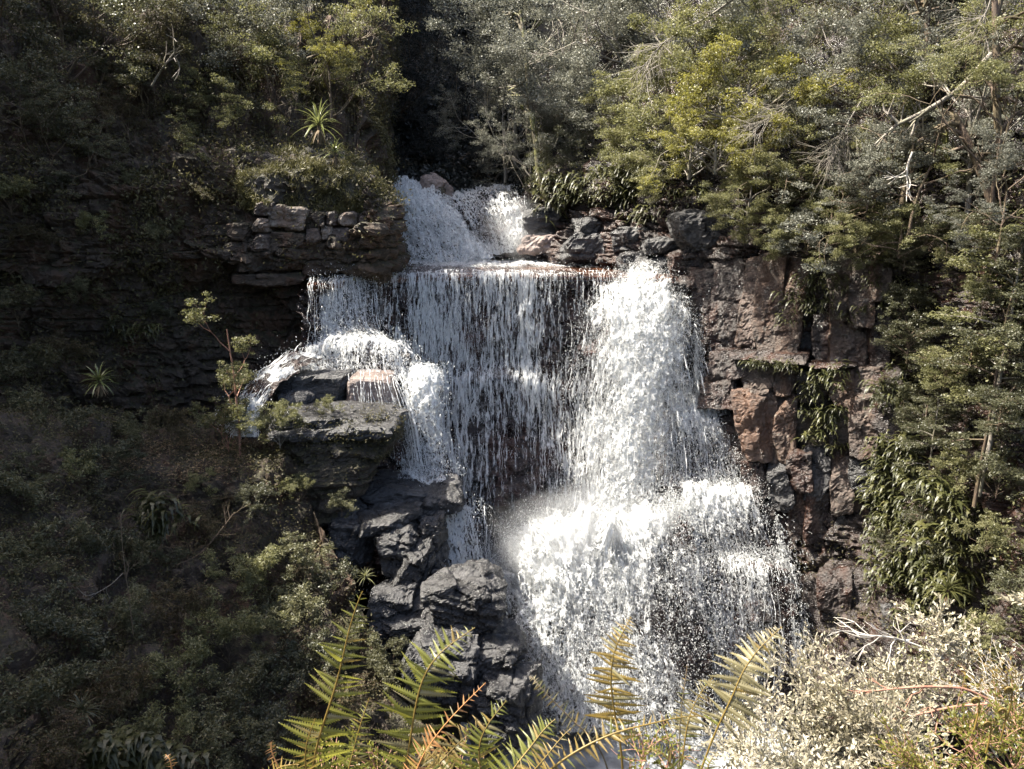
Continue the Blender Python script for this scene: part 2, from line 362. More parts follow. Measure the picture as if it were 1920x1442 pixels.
# --- right side: canyon wall from the pool round to the near right, hill above it
RW = [
 [(960, 150, 60), (1060, 60, 52), (1180, -60, 46), (1300, -160, 42), (1420, -250, 40), (1560, -300, 38), (1700, -330, 36), (1860, -400, 33), (2100, -450, 28), (2500, -500, 24)],
 [(985, 330, 42), (1030, 300, 36.5), (1180, 270, 33.5), (1280, 280, 31), (1400, 260, 29), (1520, 240, 27.0), (1660, 190, 25.6), (1800, 120, 23), (2000, 60, 19.5), (2500, 0, 16)],
 [(990, 352, 38), (1030, 360, 34.4), (1180, 350, 31.6), (1270, 370, 29.4), (1400, 400, 26.8), (1520, 420, 25.0), (1660, 430, 23.6), (1800, 400, 21), (2000, 360, 17.5), (2500, 300, 14)],
 [(988, 420, 36), (1030, 425, 33.9), (1180, 430, 30.6), (1270, 450, 28.4), (1400, 480, 25.9), (1520, 490, 24.3), (1660, 490, 23.0), (1800, 480, 20.3), (2000, 460, 16.8), (2500, 420, 13.5)],
 [(980, 492, 36), (1040, 494, 33.6), (1180, 500, 30.2), (1270, 520, 28.0), (1390, 560, 26.2), (1520, 580, 24.2), (1660, 580, 22.8), (1800, 580, 20.0), (2000, 580, 16.4), (2500, 560, 13.2)],
 [(1000, 560, 35), (1060, 560, 33.2), (1190, 580, 29.9), (1280, 600, 27.8), (1370, 660, 26.2), (1510, 690, 23.9), (1660, 700, 22.5), (1800, 700, 19.7), (2000, 700, 16.0), (2500, 700, 13)],
 [(1040, 800, 33), (1120, 800, 31), (1230, 800, 28.4), (1330, 800, 26.0), (1420, 820, 24.6), (1510, 850, 23.4), (1650, 860, 21.9), (1800, 880, 19.0), (2000, 900, 15.4), (2500, 900, 12.6)],
 [(1100, 1050, 30), (1190, 1050, 28.5), (1300, 1050, 26), (1400, 1050, 24), (1470, 1050, 23), (1530, 1060, 22.2), (1650, 1080, 20.6), (1800, 1100, 17.8), (2000, 1120, 14.4), (2500, 1120, 12)],
 [(1150, 1380, 26), (1240, 1380, 25), (1340, 1380, 23.4), (1430, 1380, 21.8), (1490, 1370, 20.8), (1560, 1360, 19.6), (1680, 1360, 18), (1800, 1360, 15.6), (2000, 1360, 12.6), (2500, 1360, 10.5)]]
right_wall, G_rw = rock_patch('right_cliff', RW, 0.15, M['rock_wet'], amp=0.5, size=1.1, strata=0.25, seed=21)

# hills behind (dark forested slope across the gap)
BH = [
 [(350, -700, 95), (620, -700, 95), (800, -700, 95), (960, -700, 95), (1200, -700, 95), (1700, -700, 95)],
 [(350, 0, 62), (620, 0, 60), (800, 0, 60), (960, 0, 60), (1200, 0, 58), (1700, -100, 55)],
 [(350, 200, 50), (620, 200, 48), (800, 200, 48), (960, 200, 47), (1200, 200, 46), (1700, 100, 45)],
 [(350, 330, 42), (620, 330, 41), (800, 330, 41), (960, 330, 41), (1200, 330, 42), (1700, 250, 42)],
 [(350, 365, 39), (620, 365, 38), (800, 362, 38), (960, 362, 38), (1200, 362, 39), (1700, 300, 40)]]
_, G_bh = rock_patch('back_hill', BH, 0.7, M['soil'], amp=1.2, size=3.0, seed=31)
# ------------------------------------------------------------------ water
def froth_normal(t, vec, scale, amt):
    g = N(t, 'ShaderNodeNewGeometry').outputs['Normal']
    q = N(t, 'ShaderNodeTexNoise', ins={'Vector': vec, 'Scale': scale, 'Detail': 4.0, 'Roughness': 0.7}).outputs['Color']
    q = N(t, 'ShaderNodeVectorMath', operation='SCALE', ins={0: N(t, 'ShaderNodeVectorMath', operation='SUBTRACT', ins={0: q, 1: (0.5, 0.5, 0.5)}).outputs[0], 'Scale': amt}).outputs[0]
    return N(t, 'ShaderNodeVectorMath', operation='NORMALIZE', ins={0: N(t, 'ShaderNodeVectorMath', operation='ADD', ins={0: g, 1: q}).outputs[0]}).outputs[0]
def water_mat(name, boost=0.2, lo=-0.04, hi=0.60, s1=4.5, w1=1.4, w2=1.3, wd=(2.2, 1.3), fz=3.2, col=(0.66, 0.67, 0.67), stretch=0.5, cell=8.0, s2=20.0):
    m, t, b, o = newmat(name)
    fl = N(t, 'ShaderNodeAttribute', attribute_name='flow').outputs['Vector']
    dn = N(t, 'ShaderNodeAttribute', attribute_name='dens').outputs['Fac']
    v = N(t, 'ShaderNodeVectorMath', operation='MULTIPLY', ins={0: fl, 1: (1.0, stretch, 1.0)}).outputs[0]
    nz = N(t, 'ShaderNodeTexNoise', ins={'Vector': v, 'Scale': 2.6, 'Detail': 6.0, 'Roughness': 0.65})
    dv = N(t, 'ShaderNodeVectorMath', operation='SCALE', ins={0: N(t, 'ShaderNodeVectorMath', operation='SUBTRACT', ins={0: nz.outputs['Color'], 1: (0.5, 0.5, 0.5)}).outputs[0], 'Scale': 0.55}).outputs[0]
    w = N(t, 'ShaderNodeVectorMath', operation='ADD', ins={0: v, 1: dv}).outputs[0]
    d1 = N(t, 'ShaderNodeTexVoronoi', feature='DISTANCE_TO_EDGE', ins={'Vector': w, 'Scale': cell}).outputs['Distance']
    d2 = N(t, 'ShaderNodeTexVoronoi', feature='DISTANCE_TO_EDGE', ins={'Vector': w, 'Scale': cell * 2.3}).outputs['Distance']
    vs = N(t, 'ShaderNodeVectorMath', operation='MULTIPLY', ins={0: fl, 1: (1.0, 0.12, 1.0)}).outputs[0]
    n1 = N(t, 'ShaderNodeTexNoise', ins={'Vector': vs, 'Scale': s1, 'Detail': 5.0, 'Roughness': 0.6}).outputs[0]
    n2 = N(t, 'ShaderNodeTexNoise', ins={'Vector': w, 'Scale': s2, 'Detail': 6.0, 'Roughness': 0.75}).outputs[0]
    a = math_(t, 'ADD', math_(t, 'ADD', dn, boost), math_(t, 'MULTIPLY', math_(t, 'SUBTRACT', n1, 0.5), w1))
    a = math_(t, 'ADD', a, math_(t, 'MULTIPLY', math_(t, 'SUBTRACT', n2, 0.5), w2))
    a = math_(t, 'SUBTRACT', a, math_(t, 'MULTIPLY', math_(t, 'MINIMUM', d1, 0.3), wd[0]))
    a = math_(t, 'SUBTRACT', a, math_(t, 'MULTIPLY', math_(t, 'MINIMUM', d2, 0.3), wd[1]))
    al = N(t, 'ShaderNodeMapRange', interpolation_type='SMOOTHSTEP', ins={0: a, 1: lo, 2: hi, 3: 0.0, 4: 1.0}).outputs[0]
    b.inputs['Base Color'].default_value = (*col, 1); b.inputs['Roughness'].default_value = 0.6; b.inputs['Specular IOR Level'].default_value = 0.25
    fn = froth_normal(t, w, 13.0, fz)
    t.links.new(fn, b.inputs['Normal'])
    tr = N(t, 'ShaderNodeBsdfTranslucent', ins={0: (*col, 1), 'Normal': fn})
    mx = N(t, 'ShaderNodeMixShader', ins={0: 0.45, 1: b.outputs[0], 2: tr.outputs[0]})
    tp = N(t, 'ShaderNodeBsdfTransparent')
    m2 = N(t, 'ShaderNodeMixShader', ins={0: al, 1: tp.outputs[0], 2: mx.outputs[0]})
    t.links.new(m2.outputs[0], o.inputs[0])
    return m
def drop_mat(name, col=(0.70, 0.71, 0.71)):
    m, t, b, o = newmat(name)
    b.inputs['Base Color'].default_value = (*col, 1); b.inputs['Roughness'].default_value = 0.25
    fn = froth_normal(t, N(t, 'ShaderNodeNewGeometry').outputs['Position'], 16.0, 3.5); t.links.new(fn, b.inputs['Normal'])
    tr = N(t, 'ShaderNodeBsdfTranslucent', ins={0: (*col, 1), 'Normal': fn})
    t.links.new(N(t, 'ShaderNodeMixShader', ins={0: 0.45, 1: b.outputs[0], 2: tr.outputs[0]}).outputs[0], o.inputs[0])
    return m
M['white_water'] = water_mat('white_water')
M['curtain_water'] = water_mat('curtain_water', stretch=0.16, cell=8.5, s2=16.0, s1=8.0, w1=2.4, w2=0.8, wd=(1.8, 1.1), lo=0.0, hi=0.5, fz=3.0)
M['drops'] = drop_mat('drops')
def pool_mat(name, deep, shallow, rough=0.12):
    m, t, b, o = newmat(name)
    p = N(t, 'ShaderNodeNewGeometry').outputs['Position']
    n = N(t, 'ShaderNodeTexNoise', ins={'Vector': p, 'Scale': 1.4, 'Detail': 5.0}).outputs[0]
    t.links.new(ramp(t, n, [(0.4, deep), (0.62, shallow)]), b.inputs['Base Color'])
    b.inputs['Roughness'].default_value = rough
    n2 = N(t, 'ShaderNodeTexNoise', ins={'Vector': p, 'Scale': 6.0, 'Detail': 4.0}).outputs[0]
    t.links.new(N(t, 'ShaderNodeBump', ins={'Strength': 0.5, 'Distance': 0.06, 'Height': n2}).outputs[0], b.inputs['Normal'])
    return m
M['tea_water'] = pool_mat('tea_water', (0.022, 0.009, 0.005), (0.085, 0.034, 0.016))
M['foam_pool'] = pool_mat('foam_pool', (0.09, 0.095, 0.10), (0.30, 0.31, 0.32), 0.3)

RIB = []; DROP = []                      # geometry gathered for strands and flying drops
def add_drops(c, size, vel=None, rng=None, stretch=2.0):
    n = len(c)
    if vel is None: vel = np.tile(np.array([0, -0.15, -1.0]), (n, 1))
    v = vel + rng.normal(0, 0.35, (n, 3)); v /= np.linalg.norm(v, axis=1, keepdims=True)
    a = np.cross(v, rng.normal(size=(n, 3))); a /= np.linalg.norm(a, axis=1, keepdims=True) + 1e-9; b = np.cross(v, a)
    s = size[:, None]
    T = np.stack([c + v * s * stretch, c - v * s * 0.6 + a * s * 0.8, c - v * s * 0.6 - a * s * 0.4 + b * s * 0.7, c - v * s * 0.6 - a * s * 0.4 - b * s * 0.7], 1)
    DROP.append(T)
def flow_sheet(name, rows, dens, res=0.055, seed=0, bulge=0.12, back=0.45, rock=True, layers=((0.0, 0.0),), mt='white_water', rib=0, ribw=(0.004, 0.015), drops=0, dspread=0.3, dsize=(0.009, 0.024), riblen=(0.2, 1.3), wob=0.25, edge=6.0, vtop=0.0, lump=1.0, C=None, rockamp=0.35, ribdens=0.0):
    """water running over a control grid: lacy sheets, strands and drops, with the wet rock it runs over behind"""
    rng = np.random.default_rng(seed + 100)
    C = ctrl(rows) if C is None else C
    nv, nu = gsize(C, res); G = patch(C, nv, nu); n = gnormals(G)
    if rock:
        rock_patch(name + '_rock', None, 0.14, M['rock_fall'], amp=rockamp, size=0.9, strata=0.12, seed=seed, back=back, C=C)
    lu = np.concatenate([np.zeros((nv, 1)), np.cumsum(np.linalg.norm(np.diff(G, axis=1), axis=-1), 1)], 1); lu = lu - lu.mean(1, keepdims=True)
    lv = np.concatenate([np.zeros((1, nu)), np.cumsum(np.linalg.norm(np.diff(G, axis=0), axis=-1), 0)], 0)
    sv, su = np.meshgrid(np.linspace(0, 1, nv), np.linspace(0, 1, nu), indexing='ij')
    D0 = dens(su, sv, G)
    Gout = None
    for k, (off, dd) in enumerate(layers):
        FL = np.stack([lu, lv, np.full_like(lu, seed * 3.7 + k * 11.3)], -1)
        s = np.stack([lu * 1.1, lv * 0.45, np.full_like(lu, seed + k * 5.0)], -1)
        d = bulge * (0.5 + np.clip(D0, 0, 1.2)) * (fbm(s * 1.2, 3, seed + k) * 0.8 + 0.55 * (1 - np.abs(fbm(s * 3.1, 3, seed + 4 + k))) * 1.0 + 0.35 * lump * fbm(s * 7, 3, seed + 9 + k) + 0.25 * (lump - 1) * fbm(np.stack([lu, lv, lu * 0 + k * 3.0], -1) * 5.0, 3, seed + 12))
        D = D0 + dd
        e = np.minimum.reduce([su * edge, (1 - su) * edge, sv * vtop + (vtop == 0) * 9]); D = D - 0.9 * (1 - np.clip(e + 0.55 * fbm(s * 1.6, 4, seed + 40, 0.65), 0, 1))
        H = G + n * (d + off)[..., None]
        me = mesh(name, H, gfaces(nv, nu), True, {'flow': ('FLOAT_VECTOR', FL), 'dens': ('FLOAT', D)})
        if k == 0:
            root = struct(name, me, M[mt]); Gout = H
        else:
            obj('water_sheet', me, M[mt], root)
    # strands that run down the sheet
    for _ in range(rib):
        u = rng.random() * (nu - 1); L = rng.uniform(*riblen); v0 = rng.uniform(-0.1, 1) * (nv - 1)
        if v0 < 0: v0 = 0
        iv = int(v0); iu = int(u)
        cl_ = 0.75 + 0.55 * vnoise(np.array([[lu[iv, iu] * 2.3, lv[iv, iu] * 0.15, seed]]), seed + 61)[0]
        if rng.random() > np.clip((D0[iv, iu] + 0.35 + ribdens) * cl_, 0.0, 1): continue
        step = max(1, int(0.1 / res)); vs = np.arange(v0, min(nv - 1, v0 + L / res), step)
        if len(vs) < 3: continue
        wv = np.cumsum(rng.normal(0, wob, len(vs)) + rng.normal(0, 0.03)); us = np.clip(u + wv, 0, nu - 1.001)
        a = np.floor(vs).astype(int); c = np.floor(us).astype(int)
        p = G[a, c] + n[a, c] * (rng.uniform(0.02, 0.2) + 0.05 * np.sin(np.linspace(0, 5, len(vs)) + u))[:, None]
        p = p + (us - c)[:, None] * (G[a, np.minimum(c + 1, nu - 1)] - G[a, c])
        w = rng.uniform(*ribw) * np.sin(np.linspace(0.25, 2.9, len(vs))) * (1 + 0.5 * rng.normal(size=len(vs))).clip(0.25, 2)
        side = np.array([1.0, rng.uniform(-0.6, 0.6), 0])
        RIB.append((p - side * w[:, None], p + side * w[:, None]))
    if drops:
        m = int(drops * 2.2); iv = rng.integers(0, nv, m); iu = rng.integers(0, nu, m)
        q = G[iv, iu]; keep = rng.random(m) < np.clip(D0[iv, iu] * 0.75 + 0.3 + 0.5 * fbm(q * 1.3, 3, seed + 77), 0.0, 1)
        q = q[keep][:drops]; nn = n[iv, iu][keep][:drops]
        q = q + nn * (np.abs(rng.normal(0, dspread, len(q))))[:, None] + rng.normal(0, 0.12, q.shape)
        add_drops(q, rng.uniform(*dsize, len(q)) * rng.choice([0.7, 1, 1.5], len(q), p=[.5, .38, .12]), None, rng)
    return root, G

def blob(cx, cy, rx, ry, a):             # local density in (u, v)
    return lambda u, v: a * np.exp(-(((u - cx) / rx) ** 2 + ((v - cy) / ry) ** 2))
def dens(base, *bl):
    def f(u, v, G):
        d = np.full_like(u, base)
        for b in bl: d = d + b(u, v)
        return d
    return f

POOL_Z = -2.45
lipx = [575, 640, 700, 800, 920, 1040, 1160, 1265]
lipy = [533, 527, 521, 516.5, 515, 515, 516, 519]
LIP = [PZ(x, y, POOL_Z) for x, y in zip(lipx, lipy)]
# pool above the main fall
rowb = [PZ(x, y, POOL_Z) for x, y in zip([585, 660, 720, 810, 925, 1045, 1190, 1330], [520, 508, 500, 496, 495, 495, 499, 505])]
back2 = [p + np.array([0, 3.0, 0]) for p in rowb]
CP = np.array([back2, rowb, [(a + b) / 2 for a, b in zip(rowb, LIP)], [p + np.array([0, 0.15, 0]) for p in LIP], [p + np.array([0, -0.12, -0.22]) for p in LIP]])
nv, nu = gsize(CP, 0.1); G = patch(CP, nv, nu); G[..., 2] += 0.02 * fbm(G * np.array([1.2, 2.2, 0]), 3, 4)
struct('pool_water', mesh('pool_water', G, gfaces(nv, nu), True), M['tea_water'])
# foam where the upper falls land
flow_sheet('pool_foam', None, dens(0.5, blob(0.35, 0.1, 0.5, 0.35, 0.55), blob(0.5, 1.0, 2.0, 0.42, -1.1)), C=np.array([
    [PZ(x, y, POOL_Z + 0.06) for x, y in zip([735, 800, 880, 950, 1010, 1100, 1170], [492, 490, 489, 488, 489, 494, 500])],
    [PZ(x, y, POOL_Z + 0.05) for x, y in zip([720, 790, 880, 960, 1030, 1120, 1190], [503, 501, 500, 499, 499, 500, 503.5])],
    [PZ(x, y, POOL_Z + 0.04) for x, y in zip([705, 780, 880, 960, 1040, 1130, 1200], [513, 508, 506.5, 505, 505, 505, 507])]]), seed=3, bulge=0.08, rock=False, drops=500, dspread=0.15)

# stream feeding the upper falls
CS = np.array([[P(x, 340, 46) for x in (690, 780, 880, 990)], [P(x, 345, 41) for x in (695, 780, 880, 990)], [P(x, 349, 38.4) for x in (700, 760, 850, 985)]])
CS[..., 2] = 1.02 + np.array([0.12, 0.05, 0.0])[:, None]
nv, nu = gsize(CS, 0.15); G = patch(CS, nv, nu); G[..., 2] += 0.04 * fbm(G * np.array([1.2, 1.2, 0]), 3, 9)
struct('upper_stream', mesh('upper_stream', G, gfaces(nv, nu), True), M['foam_pool'])
# upper falls
flow_sheet('upper_waterfall', [
    [(702, 341, 38.5), (740, 343, 38.5), (780, 350, 38.5), (815, 362, 38), (842, 378, 37.6)],
    [(706, 352, 36.6), (745, 352, 36.4), (790, 360, 36.2), (825, 374, 36), (852, 390, 36)],
    [(716, 390, 35.2), (760, 385, 34.9), (805, 393, 34.8), (845, 408, 34.9), (875, 420, 35.2)],
    [(724, 440, 34.4), (775, 440, 34.0), (825, 445, 33.9), (868, 452, 34.1), (898, 456, 34.5)],
    [(730, 492, 34.0), (785, 497, 33.2), (840, 498, 33.0), (890, 496, 33.2), (930, 490, 33.6)]],
    dens(0.50, blob(0.15, 0.2, 0.3, 0.4, 0.4), blob(0.55, 0.3, 0.15, 0.5, 0.25), blob(0.9, 0.85, 0.2, 0.2, 0.5), blob(0.5, 0.0, 0.6, 0.1, 0.3)), seed=4, bulge=0.24, lump=1.3, layers=((0, 0.1), (0.22, -0.12)), rib=150, drops=1200, dspread=0.08, res=0.06)
flow_sheet('upper_side_waterfall', [
    [(828, 372, 38.5), (870, 358, 38.8), (925, 353, 39), (982, 351, 39)],
    [(835, 382, 36.8), (875, 368, 36.9), (930, 361, 37), (984, 358, 37)],
    [(858, 402, 36.0), (895, 392, 35.8), (945, 388, 35.7), (988, 388, 35.8)],
    [(885, 440, 35.4), (915, 440, 35.0), (955, 432, 34.9), (992, 425, 35.2)],
    [(900, 475, 34.6), (930, 478, 34.3), (962, 474, 34.3), (990, 460, 34.8)]],
    dens(0.28, blob(0.1, 0.25, 0.2, 0.3, 0.5), blob(0.6, 0.12, 0.5, 0.12, 0.4), blob(0.85, 0.6, 0.2, 0.25, 0.3), blob(0.3, 1.0, 0.4, 0.15, 0.5)), seed=5, bulge=0.18, lump=1.6, rib=150, drops=600, dspread=0.08, res=0.06, layers=((0, 0.12),))

# main curtain
def lipd(dy): return [dy + 0 for _ in lipx]
def curt(py, dY, dx=0):
    r = []
    for k, (x, p) in enumerate(zip(lipx, LIP)):
        d = dY[k] if isinstance(dY, (list, tuple)) else dY
        y = py[k] if isinstance(py, (list, tuple)) else py
        r.append(P(x + dx + 0.02 * (x - 930) * (y - 515) / 500, y, p[1] - d))
    return r
CM = np.array([[p + np.array([0, 0.25, 0.03]) for p in LIP], [p + np.array([0, -0.16, -0.1]) for p in LIP],
    curt(575, 0.35), curt(635, 0.5), curt(690, 0.65), curt([722, 722, 740, 745, 712, 735, 745, 735], [0.7, 0.7, 0.75, 0.85, 1.25, 0.95, 0.8, 0.75]), curt(800, [0.9, 0.9, 0.95, 1.1, 1.5, 1.2, 1.0, 0.9]),
    curt(900, [1.5, 1.4, 1.6, 2.0, 2.3, 2.2, 1.8, 1.5]), curt(1000, [2, 2, 2.2, 2.6, 2.8, 2.6, 2.2, 2]), curt(1120, [2.8, 2.8, 3, 3.4, 3.6, 3.4, 3.0, 2.8])])
flow_sheet('main_waterfall', None, dens(0.06,
    blob(0.24, 0.15, 0.08, 0.3, 0.18), blob(0.43, 0.3, 0.05, 0.3, 0.42), blob(0.50, 0.25, 0.03, 0.3, 0.16), blob(0.58, 0.2, 0.04, 0.3, 0.22), blob(0.65, 0.25, 0.025, 0.3, 0.32),
    blob(0.55, 0.55, 0.06, 0.09, 0.25), blob(0.67, 0.57, 0.05, 0.09, 0.28), blob(0.48, 0.75, 0.06, 0.2, 0.32), blob(0.62, 0.82, 0.06, 0.18, -0.22), blob(0.75, 0.3, 0.03, 0.25, -0.25),
    blob(0.5, 0.02, 0.6, 0.05, 0.36), blob(0.8, 0.75, 0.08, 0.3, 0.28), blob(0.05, 0.15, 0.12, 0.3, 0.25), blob(0.0, 0.75, 0.3, 0.38, -1.5)),
    C=CM, seed=7, bulge=0.08, back=0.35, rib=1600, drops=14000, dsize=(0.007, 0.018), dspread=0.25, mt='curtain_water', layers=((0, 0.08), (0.12, -0.10)), res=0.055, ribdens=0.15, ribw=(0.003, 0.010), riblen=(0.2, 2.2), wob=0.2)

# the big gush at the right of the lip
flow_sheet('main_gush', [
    [(1160, 520, 28.2), (1185, 518, 28.2), (1205, 518, 28.2), (1222, 518, 28.2), (1245, 520, 28.2)],
    [(1150, 552, 27.4), (1180, 542, 27.0), (1203, 538, 26.9), (1228, 542, 27.0), (1262, 554, 27.4)],
    [(1092, 596, 26.8), (1145, 582, 26.0), (1204, 575, 25.7), (1256, 584, 25.9), (1296, 606, 26.7)],
    [(1072, 670, 26.4), (1140, 665, 25.4), (1200, 662, 25.0), (1262, 668, 25.3), (1306, 680, 26.3)],
    [(1055, 760, 25.9), (1130, 760, 24.9), (1195, 760, 24.5), (1255, 765, 24.8), (1300, 768, 25.8)],
    [(1040, 860, 25.3), (1120, 860, 24.4), (1185, 865, 24.0), (1250, 865, 24.3), (1290, 865, 25.1)],
    [(1030, 950, 24.8), (1110, 955, 23.9), (1180, 960, 23.5), (1240, 955, 23.8), (1290, 945, 24.5)],
    [(1020, 1040, 24.2), (1110, 1050, 23.4), (1180, 1050, 23.1), (1240, 1045, 23.3), (1300, 1030, 24.0)]],
    dens(0.42, blob(0.5, 0.5, 0.3, 0.6, 0.28), blob(0.15, 0.35, 0.12, 0.2, 0.25), blob(0.7, 0.3, 0.15, 0.2, 0.2), blob(0.5, 0.0, 0.6, 0.08, -0.1), blob(0.95, 0.65, 0.15, 0.3, -0.15), blob(0.0, 0.65, 0.2, 0.3, -0.15)),
    seed=8, bulge=0.22, lump=1.5, edge=3.0, rock=False, layers=((0, -0.02), (0.3, -0.2), (0.55, -0.36)), rib=300, ribw=(0.003, 0.01), drops=15000, dspread=0.4, dsize=(0.007, 0.02), res=0.055)

def ballistic(n, src, vel, tmax, seed, width=(0.003, 0.012), dt=(0.02, 0.08), drop=0.5, zmin=-15.0, curl=0.25, tpow=0.7):
    """streaks and drops thrown from src points (n,3) with velocities vel (n,3)"""
    rng = np.random.default_rng(seed)
    t0 = rng.random(n) ** tpow * tmax; k = 6
    for i in range(n):
        tt = t0[i] + np.linspace(0, rng.uniform(*dt), k)
        p = src[i] + vel[i] * tt[:, None] + np.array([0, 0, -4.9]) * (tt ** 2)[:, None]
        if p[-1, 2] < zmin: continue
        p = p + np.cumsum(rng.normal(0, 0.012, (k, 3)), 0) * curl * 4
        if rng.random() < drop:
            add_drops(p[:4], rng.uniform(0.007, 0.022, 4), None, rng, 1.5); continue
        w = rng.uniform(*width) * np.sin(np.linspace(0.3, 2.9, k)) * rng.uniform(0.4, 1.6, k); s = np.array([rng.choice([-1, 1]), rng.uniform(-0.8, 0.8), rng.uniform(-0.4, 0.4)])
        RIB.append((p - s * w[:, None], p + s * w[:, None]))
_r = np.random.default_rng(5); n_ = 7500
S_ = np.array([P(x, 517, 28.0) for x in (1165, 1240)]); f_ = _r.random((n_, 1)); vx = (f_[:, 0] - 0.5) * 2.0 + _r.normal(0, 0.75, n_)
ballistic(n_, S_[0] * (1 - f_) + S_[1] * f_, np.stack([vx, -_r.gamma(4.0, 0.45, n_) - 0.5, _r.normal(-0.3, 0.4, n_)], -1), 1.3, 6, zmin=-12.5)
# splashes where it lands
n_ = 5200; f_ = _r.random((n_, 1)); A_ = P(985, 1035, 22.8); B_ = P(1100, 1010, 22.0); C_ = P(1300, 940, 22.9)
S_ = np.where(f_ < 0.5, A_ + (B_ - A_) * f_ * 2, B_ + (C_ - B_) * (f_ * 2 - 1)) + _r.normal(0, 0.2, (n_, 3))
ballistic(n_, S_, np.stack([_r.normal(-0.2, 1.3, n_), -np.abs(_r.normal(0.6, 0.8, n_)), np.abs(_r.normal(1.2, 1.2, n_))], -1), 0.75, 7, zmin=-14.8, drop=0.65, tpow=1.0)
# spray off the right-hand edge and along the lower cascade
n_ = 1500; f_ = _r.random((n_, 1)); A_ = P(1300, 600, 26.2); B_ = P(1310, 900, 24.5)
ballistic(n_, A_ + (B_ - A_) * f_, np.stack([np.abs(_r.normal(0.3, 0.6, n_)), -np.abs(_r.normal(0.3, 0.5, n_)), _r.normal(0, 0.6, n_)], -1), 0.5, 8, drop=0.8)
n_ = 1800; f_ = _r.random((n_, 1)); A_ = P(1450, 960, 22.2); B_ = P(1505, 1300, 20.2)
ballistic(n_, A_ + (B_ - A_) * f_, np.stack([np.abs(_r.normal(0.4, 0.8, n_)), -np.abs(_r.normal(0.3, 0.5, n_)), _r.normal(0.2, 0.6, n_)], -1), 0.55, 9, drop=0.9)

# stepped cascade under the right cliff
flow_sheet('right_cascade', [
    [(1238, 745, 26.2), (1275, 738, 26.2), (1315, 742, 26.0), (1345, 752, 25.6)],
    [(1238, 775, 25.2), (1280, 772, 24.9), (1330, 776, 24.8), (1366, 788, 24.8)],
    [(1240, 830, 24.7), (1290, 825, 24.4), (1345, 830, 24.3), (1385, 840, 24.4)],
    [(1240, 900, 24.3), (1295, 902, 24.0), (1360, 905, 23.8), (1415, 910, 23.7)],
    [(1235, 922, 23.4), (1300, 922, 23.0), (1370, 924, 22.8), (1430, 930, 22.8)],
    [(1235, 985, 23.0), (1305, 985, 22.6), (1380, 985, 22.4), (1444, 990, 22.4)],
    [(1235, 1045, 22.7), (1310, 1045, 22.3), (1400, 1045, 22.1), (1470, 1046, 22.0)],
    [(1230, 1070, 22.1), (1310, 1070, 21.6), (1405, 1070, 21.3), (1488, 1072, 21.2)],
    [(1220, 1180, 21.5), (1310, 1180, 21.0), (1410, 1180, 20.7), (1502, 1180, 20.7)],
    [(1200, 1440, 20.4), (1310, 1450, 19.9), (1410, 1450, 19.6), (1520, 1430, 19.7)]],
    dens(0.30, blob(0.4, 0.15, 0.4, 0.08, 0.4), blob(0.3, 0.48, 0.4, 0.06, 0.5), blob(0.75, 0.5, 0.2, 0.06, 0.3), blob(0.85, 0.76, 0.2, 0.05, 0.4), blob(0.15, 0.65, 0.2, 0.15, 0.4), blob(0.4, 0.7, 0.1, 0.1, -0.12), blob(0.25, 0.95, 0.15, 0.1, 0.3)),
    seed=9, bulge=0.16, back=0.3, edge=4.0, lump=1.6, layers=((0, 0), (0.2, -0.15)), rib=1100, drops=16000, dspread=0.3, dsize=(0.008, 0.02), res=0.055)
# splash mound where the gush lands
flow_sheet('splash_mound', [
    [(960, 1030, 24.2), (1020, 1000, 23.8), (1080, 985, 23.4), (1150, 1010, 23.3), (1220, 960, 23.2), (1290, 935, 23.3)],
    [(950, 1075, 22.6), (1015, 1030, 22.2), (1080, 1012, 21.9), (1150, 1030, 21.8), (1220, 985, 22.0), (1300, 955, 22.5)],
    [(935, 1140, 21.2), (1010, 1100, 20.9), (1085, 1090, 20.7), (1160, 1095, 20.7), (1240, 1060, 21.0), (1320, 1030, 21.6)],
    [(930, 1210, 20.2), (1010, 1190, 19.9), (1090, 1180, 19.8), (1170, 1180, 19.8), (1250, 1160, 20.0), (1340, 1130, 20.6)],
    [(945, 1280, 19.4), (1015, 1275, 19.1), (1095, 1270, 19.0), (1180, 1270, 19.1), (1265, 1260, 19.3), (1350, 1240, 19.8)],
    [(960, 1370, 18.6), (1020, 1370, 18.3), (1100, 1370, 18.2), (1190, 1380, 18.2), (1280, 1390, 18.3), (1380, 1400, 18.6)]],
    dens(0.46, blob(0.45, 0.22, 0.35, 0.2, 0.42), blob(0.75, 0.2, 0.3, 0.15, 0.35), blob(0.5, 0.0, 0.8, 0.07, -0.7), blob(0.15, 0.4, 0.2, 0.3, 0.2), blob(0.8, 0.6, 0.2, 0.3, -0.05), blob(0.3, 0.75, 0.4, 0.3, 0.08)),
    seed=10, bulge=0.34, lump=1.8, edge=4.0, vtop=5.0, back=0.7, rock=True, layers=((0, -0.05), (0.3, -0.2), (0.6, -0.42)), drops=38000, dspread=0.6, mt='white_water', dsize=(0.007, 0.02), res=0.06)

